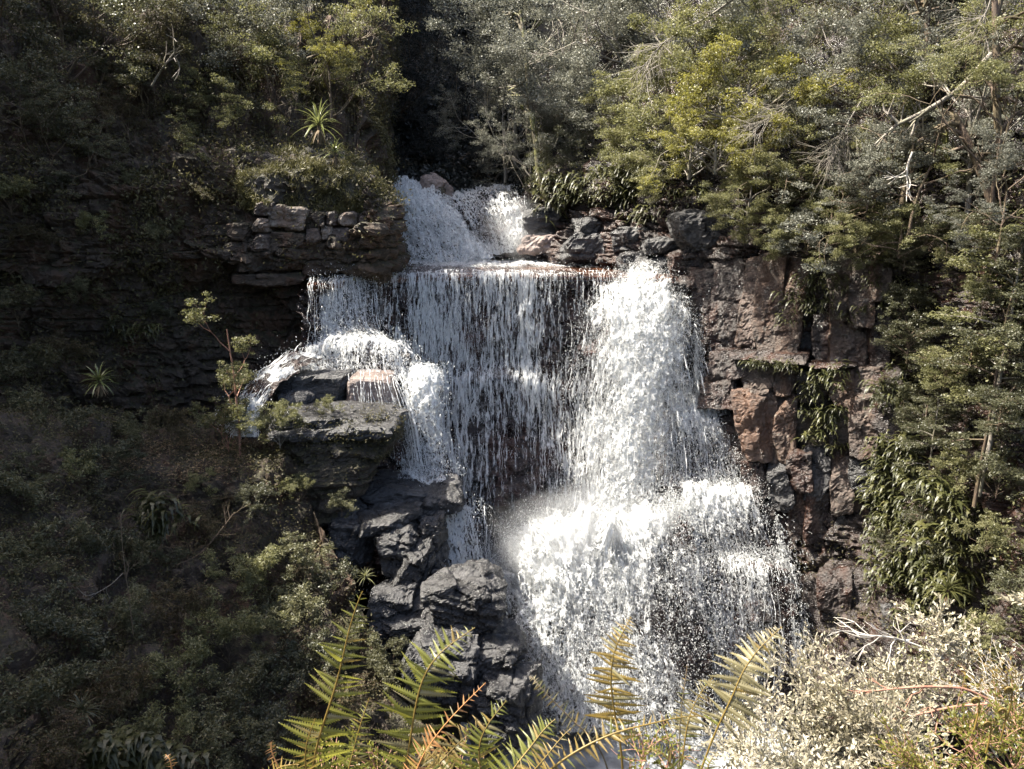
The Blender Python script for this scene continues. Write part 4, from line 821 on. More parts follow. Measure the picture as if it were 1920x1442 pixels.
def unit(a): return a / (np.linalg.norm(a, axis=-1, keepdims=True) + 1e-9)
def leaf_quads(C, L, Wd, rng, up=0.9, dirs=None, hang=0.0):
    n = len(C); nn = unit(rng.normal(0, 0.75, (n, 3)) + np.array([0, 0, up]))
    d = rng.normal(size=(n, 3)) if dirs is None else dirs + rng.normal(0, 0.5, (n, 3))
    d = d + np.array([0, 0, -hang]); d = unit(d - (d * nn).sum(1, keepdims=True) * nn); s = np.cross(nn, d)
    k = rng.uniform(0.65, 1.25, (n, 1)); l = L * k * 0.5; w = Wd * k * 0.5
    V = np.stack([C - d * l, C + s * w - d * l * 0.1, C + d * l, C - s * w - d * l * 0.1], 1).reshape(-1, 3)
    return V, np.arange(4 * n).reshape(n, 4)
def gen_tree(seed, H=8.0, Rr=2.6, bare=0.35, nl=22, ns=5, kcl=90, leaf=(0.085, 0.05), flat=0.3, tr=0.13, lean=0.0, elev=(0.15, 0.7), droop=0.5, cr_=0.42, bend=0.25, top=0.84, open_=1.0):
    rng = np.random.default_rng(seed)
    n = 10; tz = np.linspace(0, 1, n); xy = np.cumsum(rng.normal(0, bend * H / 60, (n, 2)), 0); xy -= xy[0]; xy[:, 0] += lean * H * tz ** 1.5
    T = np.stack([xy[:, 0], xy[:, 1], tz * H * top], -1)
    trunk = tube(T, tr * (1 - 0.82 * tz) + 0.012, 7)
    limbs = []; cl = []; crad = []
    for i in range(nl):
        t = bare + (1 - bare) * ((i + rng.random() * 0.8) / nl) ** 0.9; t = min(t, 0.99)
        p = np.array([np.interp(t, tz, T[:, k]) for k in range(3)])
        az = i * 2.4 + rng.normal(0, 0.4); q = (t - bare) / (1 - bare)
        ln = Rr * (0.3 + 0.75 * math.sqrt(max(0, 1 - (1.75 * q - 0.8) ** 2))) * rng.uniform(0.65, 1.15) * open_
        el = rng.uniform(*elev) + 0.85 * q; pts = [p]; m = 6
        for s in range(m):
            az += rng.normal(0, 0.15); el -= droop / m * rng.uniform(0.5, 1.5)
            p = p + ln / m * np.array([math.cos(az) * math.cos(el), math.sin(az) * math.cos(el), math.sin(el)]); pts.append(p)
        pts = np.array(pts); r0 = 0.012 + 0.018 * ln * (1 - 0.5 * t)
        limbs.append(tube(pts, np.linspace(r0, 0.007, m + 1), 4))
        for j in range(ns):
            s = 0.3 + 0.7 * (j + rng.random() * 0.6) / ns; s = min(s, 1); fi = s * m; a = int(min(fi, m - 1)); b0 = pts[a] + (pts[a + 1] - pts[a]) * (fi - a)
            sa = az + (1 if j % 2 else -1) * rng.uniform(0.5, 1.2); l2 = ln * 0.42 * (1.15 - 0.6 * s) * rng.uniform(0.7, 1.3); e2 = el * 0.3 + rng.uniform(-0.1, 0.35)
            d2 = np.array([math.cos(sa) * math.cos(e2), math.sin(sa) * math.cos(e2), math.sin(e2)])
            pp = np.array([b0, b0 + d2 * l2 * 0.5 + rng.normal(0, 0.05, 3), b0 + d2 * l2]); limbs.append(tube(pp, [0.011, 0.008, 0.004], 3))
            for f in (0.45, 0.75, 1.05):
                cl.append(b0 + d2 * l2 * f + rng.normal(0, 0.1, 3)); crad.append(rng.uniform(0.6, 1.2) * cr_)
        cl.append(pts[-1]); crad.append(cr_ * 0.8)
    cl = np.array(cl); crad = np.array(crad); k = kcl
    C = np.repeat(cl, k, 0); r = np.repeat(crad, k)
    off = unit(rng.normal(size=C.shape)) * (rng.random((len(C), 1)) ** 0.45) * r[:, None]; off[:, 2] *= flat
    crown = leaf_quads(C + off, leaf[0], leaf[1], rng, dirs=off * 2)
    nm = 'tree%d' % seed
    hc = cl[:, 2].mean(); cx = cl.mean(0)
    return dict(trunk=mesh(nm + '_trunk', *trunk, True), limbs=mesh(nm + '_limbs', *join(limbs), True), crown=mesh(nm + '_crown', *crown), hc=hc, c=cx)
def gen_tree2(seed, H=8.0, fork=0.42, nmain=6, levels=3, L0=0.30, kcl=80, leaf=(0.085, 0.05), cr_=0.42, flat=0.55, tr=0.12, lean=0.0, el=(0.6, 1.2), spread=0.5, upb=0.06, bend=0.25):
    """spreading broadleaf: trunk that forks again and again, leaf clumps along the outer twigs"""
    rng = np.random.default_rng(seed); n = 8; tz = np.linspace(0, 1, n)
    xy = np.cumsum(rng.normal(0, bend * H / 60, (n, 2)), 0); xy -= xy[0]; xy[:, 0] += lean * H * tz ** 1.5
    T = np.stack([xy[:, 0], xy[:, 1], tz * H * max(fork + 0.2, 0.12)], -1); trunk = tube(T, tr * (1 - 0.6 * tz), 7)
    limbs = []; cl = []; crad = []
    def br(p, d, L, r, lev):
        m = 4; q = [p]
        for _ in range(m): d = unit(d + rng.normal(0, 0.16, 3) + np.array([0, 0, upb - 0.10 * (lev == 0)])); q.append(q[-1] + d * L / m)
        q = np.array(q); limbs.append(tube(q, np.linspace(r, r * 0.55, m + 1), 5 if lev > 1 else 3))
        if lev <= 1:
            for k in ((2, 3, 4) if lev == 0 else (3,)): cl.append(q[k] + rng.normal(0, 0.08, 3)); crad.append(cr_ * rng.uniform(0.5, 1.25))
        if lev > 0:
            for c in range(rng.integers(2, 4)):
                s = 4 if c < 2 else 2; br(q[s], unit(d + rng.normal(0, spread, 3)), L * rng.uniform(0.6, 0.9), r * 0.58, lev - 1)
    for i in range(nmain):
        t = rng.uniform(0.35, 1.0) if fork > 0.1 else rng.uniform(0, 0.6); a = i * 2.4 + rng.normal(0, 0.4); e_ = rng.uniform(*el)
        p = np.array([np.interp(t, tz, T[:, k]) for k in range(3)])
        br(p, np.array([math.cos(a) * math.cos(e_), math.sin(a) * math.cos(e_), math.sin(e_)]), H * L0 * rng.uniform(0.75, 1.2), tr * 0.5, levels)
    cl = np.array(cl); C = np.repeat(cl, kcl, 0); r = np.repeat(np.array(crad), kcl)
    off = unit(rng.normal(size=C.shape)) * (rng.random((len(C), 1)) ** 0.5) * r[:, None]; off[:, 2] *= flat
    crown = leaf_quads(C + off, leaf[0], leaf[1], rng, dirs=off * 2, up=0.7); nm = 'tree%d' % seed
    print(nm, 'leaves', len(C), 'crown', cl.min(0).round(1), cl.max(0).round(1))
    return dict(trunk=mesh(nm + '_trunk', *trunk, True), limbs=mesh(nm + '_limbs', *join(limbs), True), crown=mesh(nm + '_crown', *crown), hc=cl[:, 2].mean(), c=cl.mean(0))
TP = [gen_tree2(1, 8.5, kcl=75), gen_tree2(2, 8.0, kcl=75, flat=0.4, el=(0.3, 0.9)), gen_tree2(3, 8.0, kcl=80, nmain=6, cr_=0.5), gen_tree2(4, 7.5, kcl=75, el=(0.1, 0.7), lean=0.2, flat=0.35), gen_tree2(5, 8.5, kcl=80, leaf=(0.075, 0.042)),
      # slim saplings
      gen_tree(6, 6.0, 0.9, 0.55, 12, 4, 60, leaf=(0.06, 0.03), tr=0.05, cr_=0.24, flat=0.45, elev=(0.4, 0.9)),
      gen_tree(7, 7.5, 1.2, 0.3, 14, 4, 70, leaf=(0.07, 0.035), tr=0.045, cr_=0.3, flat=0.2, elev=(0.0, 0.4)),
      # shrubs
      gen_tree2(8, 1.9, 0.05, 7, 2, 0.34, 44, (0.085, 0.036), 0.19, 0.7, 0.02), gen_tree2(9, 2.3, 0.05, 6, 2, 0.32, 40, (0.095, 0.03), 0.19, 0.6, 0.02, el=(0.8, 1.4)),
      gen_tree(10, 1.4, 1.3, 0.08, 16, 4, 60, leaf=(0.055, 0.03), tr=0.03, cr_=0.26, flat=0.3, elev=(0.1, 0.6)),
      # low spreading tree without a bare trunk, wispy sapling
      gen_tree2(11, 6.5, 0.10, 7, 3, 0.26, 75, cr_=0.42, flat=0.4, el=(0.05, 0.9), upb=-0.02), gen_tree2(12, 6.0, 0.55, 5, 2, 0.13, 70, (0.065, 0.03), 0.22, 0.5, 0.045, el=(0.7, 1.35), spread=0.5)]
def plant(k, at, s, rz, label, cat='tree', name='tree', crown='leaf_grey', bark='bark_grey', group=None, tilt=(0, 0), base=False, sz=1.0):
    """at = (px, py, Y) of the crown's middle (or of the foot when base)"""
    t = TP[k]; p = P(*at)
    rot = Euler((tilt[0], tilt[1], rz))
    if not base: p = p - np.array(rot.to_matrix() @ Vector(t['c'] * np.array([s, s, s * sz])))
    o = thing(name, label, cat, p, rot, group, s); o.scale = (s, s, s * sz)
    for nm, me, mt in (('trunk', t['trunk'], bark), ('branches', t['limbs'], bark), ('crown', t['crown'], crown)):
        if not me.materials: me.materials.append(M[mt])
        c = obj(nm, me, None, o); sl_ = c.material_slots[0]; sl_.link = 'OBJECT'; sl_.material = M[mt]
    return o
G1 = 'trees on the right hillside'; G2 = 'trees on the far dark slope'; G3 = 'trees on the left hillside'
rt = [ # k, px, py, Y, s, crown, bark, label
 (2, 965, 40, 40, 1.0, 'leaf_grey', 'grey-green tree at the top edge right beside the dark gap'),
 (4, 965, 175, 38.5, 0.72, 'leaf_grey', 'grey-green tree whose pale sprays hang into the right side of the dark gap'),
 (2, 1040, 90, 39.5, 1.05, 'leaf_grey', 'tall rounded grey tree behind the slim mossy trunk'),
 (4, 985, 262, 36.5, 0.6, 'leaf_grey', 'lower grey tree with flat sprays right of the gap above the upper falls'),
 (2, 1060, 190, 37, 0.8, 'leaf_grey', 'grey-leaved tree just right of the slim mossy trunk'),
 (4, 1110, 50, 40, 1.15, 'leaf_grey', 'grey tree at the top edge above the bare dead bough'),
 (2, 1150, 190, 36.5, 0.85, 'leaf_grey', 'grey tree behind the tips of the bare dead bough'),
 (4, 1085, 290, 35, 0.5, 'leaf_dark', 'small dark tree above the fern bank right of the upper falls'),
 (0, 1225, 60, 38, 1.15, 'leaf_grey', 'broad grey tree behind the middle of the dead bough'),
 (2, 1335, 20, 36, 1.1, 'leaf_grey', 'broad tree at the top edge above the yellow-leaved tree'),
 (0, 1450, -10, 35, 1.15, 'leaf_olive', 'olive tree at the top edge right of the broad grey ones'),
 (4, 1570, -20, 34, 1.15, 'leaf_olive', 'olive tree at the top edge above the fallen diagonal trunk'),
 (10, 1200, 260, 33, 0.62, 'leaf_olive', 'spreading olive tree over the fern-hung dark cliff'),
 (10, 1265, 190, 31, 0.85, 'leaf_olive', 'layered green tree left of the yellow-leaved tree'),
 (10, 1345, 130, 30, 0.9, 'leaf_olive', 'green tree close behind the yellow-leaved tree'),
 (2, 1500, 70, 29, 0.85, 'leaf_grey', 'dense grey-green tree above the middle of the right bank'),
 (1, 1620, 60, 27.5, 0.85, 'leaf_grey', 'grey-green layered tree left of the dark brown trunks'),
 (4, 1725, 10, 26, 0.9, 'leaf_brown', 'brownish shaded tree at the top edge among dark trunks'),
 (0, 1860, -20, 24, 0.9, 'leaf_olive', 'olive tree in the top right corner'),
 (10, 1290, 285, 28.0, 0.55, 'leaf_olive', 'low layered tree leaning left over the dark cliff'),
 (10, 1392, 168, 26.0, 0.7, 'leaf_yellow', 'bright yellow-green leaved tree in the middle of the right bank'),
 (10, 1350, 275, 25.6, 0.5, 'leaf_yellow', 'yellow-green bough hanging below the bright tree'),
 (1, 1500, 180, 25.5, 0.7, 'leaf_olive', 'olive layered tree right of the yellow-leaved tree'),
 (3, 1560, 270, 23.8, 0.62, 'leaf_grey', 'grey twiggy tree leaning over the cliff columns'),
 (1, 1640, 190, 23.5, 0.65, 'leaf_grey', 'pale layered tree under the fallen diagonal trunk'),
 (10, 1470, 340, 24.6, 0.55, 'leaf_olive', 'low olive tree above the orange column'),
 (10, 1560, 400, 23.0, 0.45, 'leaf_olive', 'small layered tree on top of the twin columns'),
 (10, 1450, 425, 24.2, 0.42, 'leaf_olive', 'small drooping tree just above the orange column'),
 (1, 1720, 110, 22.5, 0.62, 'leaf_grey', 'pale grey tree crown right of the fallen trunk'),
 (0, 1850, 80, 20.5, 0.6, 'leaf_olive', 'yellow-tinged tree at the right edge under the corner tree'),
 (1, 1890, 190, 18.5, 0.45, 'leaf_olive', 'small tree at the right edge before the dark trunks'),
 (1, 1655, 300, 21.8, 0.42, 'leaf_grey', 'small grey tree above the white dead snag'),
 (1, 1900, 320, 17.0, 0.36, 'leaf_grey', 'small tree at the right edge level with the white snag'),
 (3, 1770, 250, 20.0, 0.4, 'leaf_grey', 'sparse grey tree between the leaning brown trunks'),
 (10, 1400, 360, 25.2, 0.5, 'leaf_olive', 'drooping tree over the left end of the column tops'),
 (10, 1515, 440, 23.2, 0.42, 'leaf_grey', 'grey-leaved small tree over the gap between the columns'),
 (10, 1615, 440, 21.9, 0.42, 'leaf_olive', 'low spreading tree on the right column top'),
 (10, 1690, 440, 20.6, 0.42, 'leaf_olive', 'small tree right of the column tops under the white snag'),
 (10, 1240, 330, 30.0, 0.42, 'leaf_olive', 'small tree low over the black rocks behind the pool'),
]
for i, (k, px, py, Y, s, cm, lb) in enumerate(rt):
    plant(k, (px, py, Y), s * (1.18 if py < 300 else 1.0), i * 1.7, lb, crown=cm, bark='bark_brown' if py > 100 and px > 1400 else 'bark_grey', group=G1, tilt=(0, -0.12 if px > 1200 else 0))
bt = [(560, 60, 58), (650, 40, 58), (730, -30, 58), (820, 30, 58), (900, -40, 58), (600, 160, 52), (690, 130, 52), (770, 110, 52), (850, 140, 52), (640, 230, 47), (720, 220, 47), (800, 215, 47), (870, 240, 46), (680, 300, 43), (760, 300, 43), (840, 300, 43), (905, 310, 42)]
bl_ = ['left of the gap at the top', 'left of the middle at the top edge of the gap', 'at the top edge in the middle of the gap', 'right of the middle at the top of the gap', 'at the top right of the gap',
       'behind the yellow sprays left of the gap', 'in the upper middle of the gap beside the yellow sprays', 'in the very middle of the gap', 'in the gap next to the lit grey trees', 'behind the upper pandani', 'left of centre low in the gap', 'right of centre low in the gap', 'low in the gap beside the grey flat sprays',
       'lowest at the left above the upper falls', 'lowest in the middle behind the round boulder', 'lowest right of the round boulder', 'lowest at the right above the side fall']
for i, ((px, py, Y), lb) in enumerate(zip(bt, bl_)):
    plant((0, 4, 2, 1)[i % 4], (px, py, Y), 1.0 if py < 250 else 0.6, i * 2.1, 'dark shaded forest tree ' + lb, crown='leaf_gap_shade', bark='bark_brown', group=G2)
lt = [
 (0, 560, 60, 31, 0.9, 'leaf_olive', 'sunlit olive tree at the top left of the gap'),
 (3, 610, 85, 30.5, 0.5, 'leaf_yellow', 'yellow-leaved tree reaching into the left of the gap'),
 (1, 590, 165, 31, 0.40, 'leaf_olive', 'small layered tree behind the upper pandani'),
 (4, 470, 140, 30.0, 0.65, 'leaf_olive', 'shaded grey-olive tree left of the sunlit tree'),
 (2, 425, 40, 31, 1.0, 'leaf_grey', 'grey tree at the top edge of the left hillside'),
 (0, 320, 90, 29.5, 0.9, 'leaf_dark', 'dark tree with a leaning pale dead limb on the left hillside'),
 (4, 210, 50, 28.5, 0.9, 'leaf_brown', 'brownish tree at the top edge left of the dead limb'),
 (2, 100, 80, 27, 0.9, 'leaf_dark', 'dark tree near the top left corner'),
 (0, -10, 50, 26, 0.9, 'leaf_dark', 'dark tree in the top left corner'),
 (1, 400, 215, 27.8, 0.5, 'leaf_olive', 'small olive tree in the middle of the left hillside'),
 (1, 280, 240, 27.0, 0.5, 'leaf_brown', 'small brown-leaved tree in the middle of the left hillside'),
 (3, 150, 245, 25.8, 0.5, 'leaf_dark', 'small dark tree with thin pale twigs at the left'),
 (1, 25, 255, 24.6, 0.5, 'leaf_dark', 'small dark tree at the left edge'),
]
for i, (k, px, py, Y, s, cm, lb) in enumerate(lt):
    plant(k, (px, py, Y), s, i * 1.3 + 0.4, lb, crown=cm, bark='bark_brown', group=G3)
# saplings
plant(11, (452, 870, 20.4), 0.92, 0.5, 'slim sapling with two leaf tufts before the left chute', 'sapling', 'sapling', 'leaf_olive', 'twig_red', base=True)
plant(8, (430, 850, 20.6), 0.95, 1.5, 'bushy young tree at the foot of the slim sapling', 'sapling', 'sapling', 'leaf_olive', 'twig_red', base=True)
plant(8, (525, 840, 19.6), 0.75, 2.5, 'small pale-stemmed sapling before the dark slab', 'sapling', 'sapling', 'leaf_olive', 'bark_grey', base=True)
plant(7, (610, 775, 20.6), 0.35, 2.5, 'tiny bush on the mossy overhang', 'bush', 'bush', 'leaf_olive', 'bark_grey', base=True)
plant(6, (1835, 930, 17.0), 1.08, 0.7, 'tall straight thin-stemmed tree at the right with a pale trunk', 'tree', 'tree', 'leaf_olive', 'bark_grey', base=True)
plant(6, (1826, 950, 16.8), 0.9, 2.9, 'thin tree close beside the tall straight one at the right', 'tree', 'tree', 'leaf_dark', 'bark_brown', base=True)
plant(6, (1728, 980, 18.6), 0.6, 4.0, 'short thin-stemmed tree between the hanging ferns and the twin stems', 'tree', 'tree', 'leaf_dark', 'bark_grey', base=True)
# shrubs
G4 = 'shrubs on the right cliff'; G5 = 'shrubs on the shaded left bank'
rs = [(7, 1700, 560, 20.6, 0.62), (9, 1712, 630, 20.2, 0.75), (9, 1770, 690, 18.6, 0.7), (7, 1690, 740, 20.4, 0.6), (9, 1740, 790, 19.2, 0.7), (8, 1845, 540, 17.4, 0.6), (7, 1890, 640, 16.2, 0.6), (9, 1885, 760, 15.9, 0.6), (7, 1800, 880, 17.6, 0.7), (8, 1880, 880, 16.0, 0.6), (9, 1745, 940, 18.4, 0.6), (7, 1860, 1000, 15.8, 0.6), (7, 1665, 1010, 19.9, 0.4), (8, 1765, 1030, 17.6, 0.5), (9, 1660, 450, 22.2, 0.6), (7, 1740, 440, 20.6, 0.6), (9, 1840, 420, 18.4, 0.6), (7, 1530, 470, 23.6, 0.4), (8, 1610, 440, 22.6, 0.5), (7, 1900, 460, 16.8, 0.5), (7, 1850, 1180, 14.6, 0.5), (9, 1700, 480, 20.6, 0.4), (7, 1900, 1100, 14.4, 0.5)]
rl = ['under the top of the twin columns', 'with flat pale sprays left of the tall thin tree', 'behind the twin thin stems', 'beside the lowest twin column stone', 'left of the twin thin stems at mid height', 'right of the top of the tall thin tree', 'at the right edge below the sunlit twigs', 'at the right edge halfway down', 'between the twin stems and the hanging ferns', 'at the right edge above the corner bushes', 'bluish and rounded under the hanging ferns', 'dark and low at the right edge', 'small and bright beside the hanging ferns', 'above the grass-like rosette', 'on the ledge above the twin columns', 'below the white snag', 'with sunlit tips at the right under the leaning trunks', 'on top of the orange column', 'between the columns and the small layered tree', 'at the right edge above the middle', 'behind the pale foreground bush', 'in the dark hollow right of the columns', 'low at the right edge behind the twig']
for i, ((k, px, py, Y, s), lb) in enumerate(zip(rs, rl)):
    plant(k, (px, py, Y), s, i * 1.9, 'green shrub ' + lb, 'shrub', 'shrub', ('leaf_dark', 'leaf_dark', 'leaf_olive')[i % 3], 'bark_brown', group=G4)  # mostly dark leaves: canopy shade on the lower wall put into the colour
rng = np.random.default_rng(77)
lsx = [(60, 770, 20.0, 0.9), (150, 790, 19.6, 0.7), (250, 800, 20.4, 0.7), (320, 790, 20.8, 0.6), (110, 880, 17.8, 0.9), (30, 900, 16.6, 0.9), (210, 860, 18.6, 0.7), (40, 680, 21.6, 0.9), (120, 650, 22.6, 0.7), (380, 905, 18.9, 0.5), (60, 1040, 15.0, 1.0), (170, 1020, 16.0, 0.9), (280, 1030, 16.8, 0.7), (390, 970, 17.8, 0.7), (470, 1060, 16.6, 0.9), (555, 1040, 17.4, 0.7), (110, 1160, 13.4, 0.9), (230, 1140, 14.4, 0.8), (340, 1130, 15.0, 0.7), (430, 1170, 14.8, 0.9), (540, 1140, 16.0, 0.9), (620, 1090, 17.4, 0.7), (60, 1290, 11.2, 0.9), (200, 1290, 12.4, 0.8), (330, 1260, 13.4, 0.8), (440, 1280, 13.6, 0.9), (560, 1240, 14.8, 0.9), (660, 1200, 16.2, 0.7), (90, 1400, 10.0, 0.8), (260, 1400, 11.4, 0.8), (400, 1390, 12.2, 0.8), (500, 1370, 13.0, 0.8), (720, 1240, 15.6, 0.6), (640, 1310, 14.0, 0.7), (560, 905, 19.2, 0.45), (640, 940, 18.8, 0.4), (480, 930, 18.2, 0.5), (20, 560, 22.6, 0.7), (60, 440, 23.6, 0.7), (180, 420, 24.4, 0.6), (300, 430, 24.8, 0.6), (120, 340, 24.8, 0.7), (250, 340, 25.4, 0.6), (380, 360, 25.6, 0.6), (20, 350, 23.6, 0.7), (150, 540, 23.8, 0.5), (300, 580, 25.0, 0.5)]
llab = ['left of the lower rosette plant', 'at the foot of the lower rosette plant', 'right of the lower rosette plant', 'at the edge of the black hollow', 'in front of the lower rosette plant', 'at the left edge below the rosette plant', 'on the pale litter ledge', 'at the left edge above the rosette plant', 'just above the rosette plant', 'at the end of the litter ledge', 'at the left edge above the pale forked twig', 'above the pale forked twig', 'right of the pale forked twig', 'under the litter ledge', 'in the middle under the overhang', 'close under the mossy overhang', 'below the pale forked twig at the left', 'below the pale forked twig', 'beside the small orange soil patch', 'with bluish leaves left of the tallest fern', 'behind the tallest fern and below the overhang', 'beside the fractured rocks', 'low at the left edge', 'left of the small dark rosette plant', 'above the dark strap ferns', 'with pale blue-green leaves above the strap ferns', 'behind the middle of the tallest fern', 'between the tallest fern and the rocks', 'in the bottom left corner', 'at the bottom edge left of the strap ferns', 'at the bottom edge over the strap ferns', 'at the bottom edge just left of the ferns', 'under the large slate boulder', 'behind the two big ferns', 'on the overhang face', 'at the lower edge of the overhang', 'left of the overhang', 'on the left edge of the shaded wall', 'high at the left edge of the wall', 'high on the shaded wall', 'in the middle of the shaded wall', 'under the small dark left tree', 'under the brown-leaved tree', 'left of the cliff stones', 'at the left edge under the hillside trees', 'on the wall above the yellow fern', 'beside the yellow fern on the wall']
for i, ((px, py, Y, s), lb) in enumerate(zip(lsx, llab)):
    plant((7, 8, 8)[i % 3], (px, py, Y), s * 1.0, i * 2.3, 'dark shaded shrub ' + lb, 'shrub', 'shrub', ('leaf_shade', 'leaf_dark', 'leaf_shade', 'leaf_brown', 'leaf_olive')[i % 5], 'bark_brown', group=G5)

# bare wood
def limb_obj(name, label, cat, pts, r0, r1, mt, nt=0, seed=0, tl=0.5, group=None, spread=1.0):
    rng = np.random.default_rng(seed); C = np.array([P(*p) for p in pts]); C = cr(C, 14)
    org = C[0].copy(); o = thing(name, label, cat, org, group=group)
    obj('trunk', mesh(name, *tube(C - org, np.linspace(r0, r1, 14), 6), True), M[mt], o)
    if nt:
        tw = []
        for k in range(nt):
            s = rng.uniform(0.35, 1) * 13; a = int(min(s, 12)); b = C[a] + (C[a + 1] - C[a]) * (s - a) - org
            d = unit((C[a + 1] - C[a]) * 1.0 / np.linalg.norm(C[a + 1] - C[a]) + rng.normal(0, 0.6, 3) * spread); q = [b]
            for _ in range(4): d = unit(d + rng.normal(0, 0.25, 3)); q.append(q[-1] + d * tl * rng.uniform(0.15, 0.35))
            tw.append(tube(np.array(q), np.linspace(r1 * 1.2, r1 * 0.35, 5), 3))
            for _ in range(2):
                d2 = unit(d + rng.normal(0, 0.5, 3)); b2 = q[2]; tw.append(tube(np.array([b2, b2 + d2 * tl * 0.25, b2 + d2 * tl * 0.5]), [r1 * 0.8, r1 * 0.6, r1 * 0.3], 3))
        obj('twigs', mesh(name + '_twigs', *join(tw), True), M[mt], o)
    return o
limb_obj('dead_bough', 'bare pale dead bough slanting down from the top with a fan of twigs', 'bough', [(1400, -20, 27.5), (1330, 30, 27.6), (1265, 65, 27.8), (1230, 95, 27.9), (1200, 135, 28.0)], 0.045, 0.011, 'bark_grey', 34, 1, 1.5)
limb_obj('fallen_trunk', 'pale fallen trunk lying diagonally through the right canopy', 'trunk', [(1860, 100, 19.6), (1800, 165, 19.8), (1740, 205, 20.0), (1680, 235, 20.2)], 0.07, 0.05, 'bark_grey', 8, 2, 0.8)
limb_obj('white_snag', 'white bare snag hanging from a bough under the right canopy', 'snag', [(1711, 285, 19.5), (1702, 310, 19.5), (1701, 340, 19.5), (1707, 367, 19.5)], 0.03, 0.016, 'bark_pale', 4, 3, 0.6)
limb_obj('mossy_tree', 'slim mossy trunk rising from the fern bank right of the upper falls', 'trunk', [(1028, 378, 34.5), (1012, 330, 34.6), (1004, 260, 34.8), (992, 180, 35), (985, 90, 35.4), (975, 20, 36)], 0.17, 0.07, 'bark_moss', 10, 4, 1.2)
limb_obj('leaning_trunk', 'thick brown leaning trunk low at the right of the white snag', 'trunk', [(1862, 385, 19.0), (1838, 320, 19.2), (1815, 265, 19.6), (1790, 215, 20)], 0.12, 0.08, 'bark_brown', 6, 5, 0.8)
limb_obj('brown_trunk', 'straight brown trunk right of the leaning trunk', 'trunk', [(1878, 300, 18.5), (1870, 220, 18.6), (1868, 120, 18.8), (1865, 0, 19)], 0.10, 0.07, 'bark_brown', 6, 6, 0.8)
limb_obj('brown_trunk', 'dark upright trunk at the top left of the fallen trunk', 'trunk', [(1745, 130, 22.5), (1738, 60, 22.6), (1732, -30, 22.8)], 0.12, 0.09, 'bark_brown', 6, 7, 0.8)
limb_obj('brown_trunk', 'slender brown trunk above the small dark rock hollow', 'trunk', [(1785, 345, 20.2), (1775, 290, 20.3), (1765, 230, 20.5)], 0.07, 0.05, 'bark_moss', 5, 8, 0.7)
limb_obj('yellow_bough', 'thin bough reaching right into the gap from the yellow-leaved tree', 'bough', [(575, 110, 30.4), (615, 95, 30.2), (660, 80, 30.0), (720, 58, 29.8)], 0.05, 0.02, 'bark_brown', 26, 9, 1.0)
limb_obj('dead_limb', 'pale leaning dead limb on the left hillside', 'limb', [(284, 162, 26.6), (300, 135, 26.6), (318, 110, 26.6), (328, 98, 26.6)], 0.04, 0.025, 'bark_grey', 5, 10, 0.9)
limb_obj('forked_twig', 'pale forked twig curving out of the shaded left bank', 'twig', [(230, 1075, 14.2), (205, 1098, 14.0), (165, 1117, 13.8), (143, 1100, 13.8)], 0.010, 0.004, 'bark_grey', 5, 11, 0.4)
limb_obj('dead_sapling', 'thin upright dead sapling above the forked twig', 'stem', [(250, 1190, 13.6), (243, 1130, 13.8), (230, 1030, 14.2), (226, 960, 14.6)], 0.011, 0.006, 'bark_brown', 7, 12, 0.5)
limb_obj('bent_deadwood', 'bent bare branch in the middle of the shaded left bank', 'branch', [(330, 1060, 15.4), (372, 1040, 15.4), (405, 1005, 15.6), (440, 960, 16)], 0.012, 0.006, 'bark_brown', 6, 13, 0.5)
limb_obj('bare_bush', 'leafless twiggy bush hanging over the right cliff top', 'bush', [(1620, 180, 22.0), (1590, 230, 21.8), (1570, 270, 21.8), (1560, 300, 21.8)], 0.02, 0.006, 'bark_grey', 40, 14, 1.3, spread=1.0)
limb_obj('bare_bush', 'grey bare twigs under the olive tree right of the yellow one', 'bush', [(1560, 130, 24), (1510, 180, 23.8), (1450, 215, 23.7), (1410, 240, 23.6)], 0.025, 0.007, 'bark_grey', 40, 15, 1.2)
limb_obj('bare_bush', 'bare twigs in the top right corner', 'bush', [(1860, -10, 18.2), (1850, 20, 18.1), (1835, 40, 18.0)], 0.015, 0.006, 'bark_grey', 18, 16, 1.0)

# ferns hanging on the cliffs
def gen_hang(seed, n=26, L=0.55, w=0.055):
    rng = np.random.default_rng(seed); Vs = []; Fs = []; o = 0
    for i in range(n):
        az = rng.uniform(math.pi, 2 * math.pi); el = rng.uniform(0.0, 0.9); ln = L * rng.uniform(0.6, 1.2); p = rng.normal(0, 0.09, 3) * np.array([2.2, 0.5, 1.6]); m = 9
        d = np.array([math.cos(az) * math.cos(el), math.sin(az) * math.cos(el), math.sin(el)]); v = []
        for k in range(m):
            s = k / (m - 1); side = unit(np.cross(d, np.array([0, 0, 1.0])) + 1e-6); ww = w * math.sin(min(1, s * 1.2 + 0.18) * math.pi * 0.93) * (1.0 if k % 2 else 0.5)
            v += [p - side * ww, p + side * ww]; p = p + d * ln / m; d = unit(d + np.array([0, 0, -0.27]))
        Vs.append(np.array(v)); b = np.arange(m - 1) * 2 + o; Fs.append(np.stack([b, b + 1, b + 3, b + 2], -1)); o += 2 * m
    return mesh('hanging_fern', np.concatenate(Vs), np.concatenate(Fs), False)
HP = [gen_hang(s) for s in (1, 2, 3, 4)]
for h in HP: h.materials.append(M['fern_hang'])
def hang(px, py, Y, s, lb, i, g):
    o = obj('hanging_fern', HP[i % 4]); o.location = P(px, py, Y); o.rotation_euler = (0, 0, rng.uniform(-0.7, 0.3)); o.scale = (s,) * 3
    return tag(o, lb, 'fern', g)
i = 0
spots = []
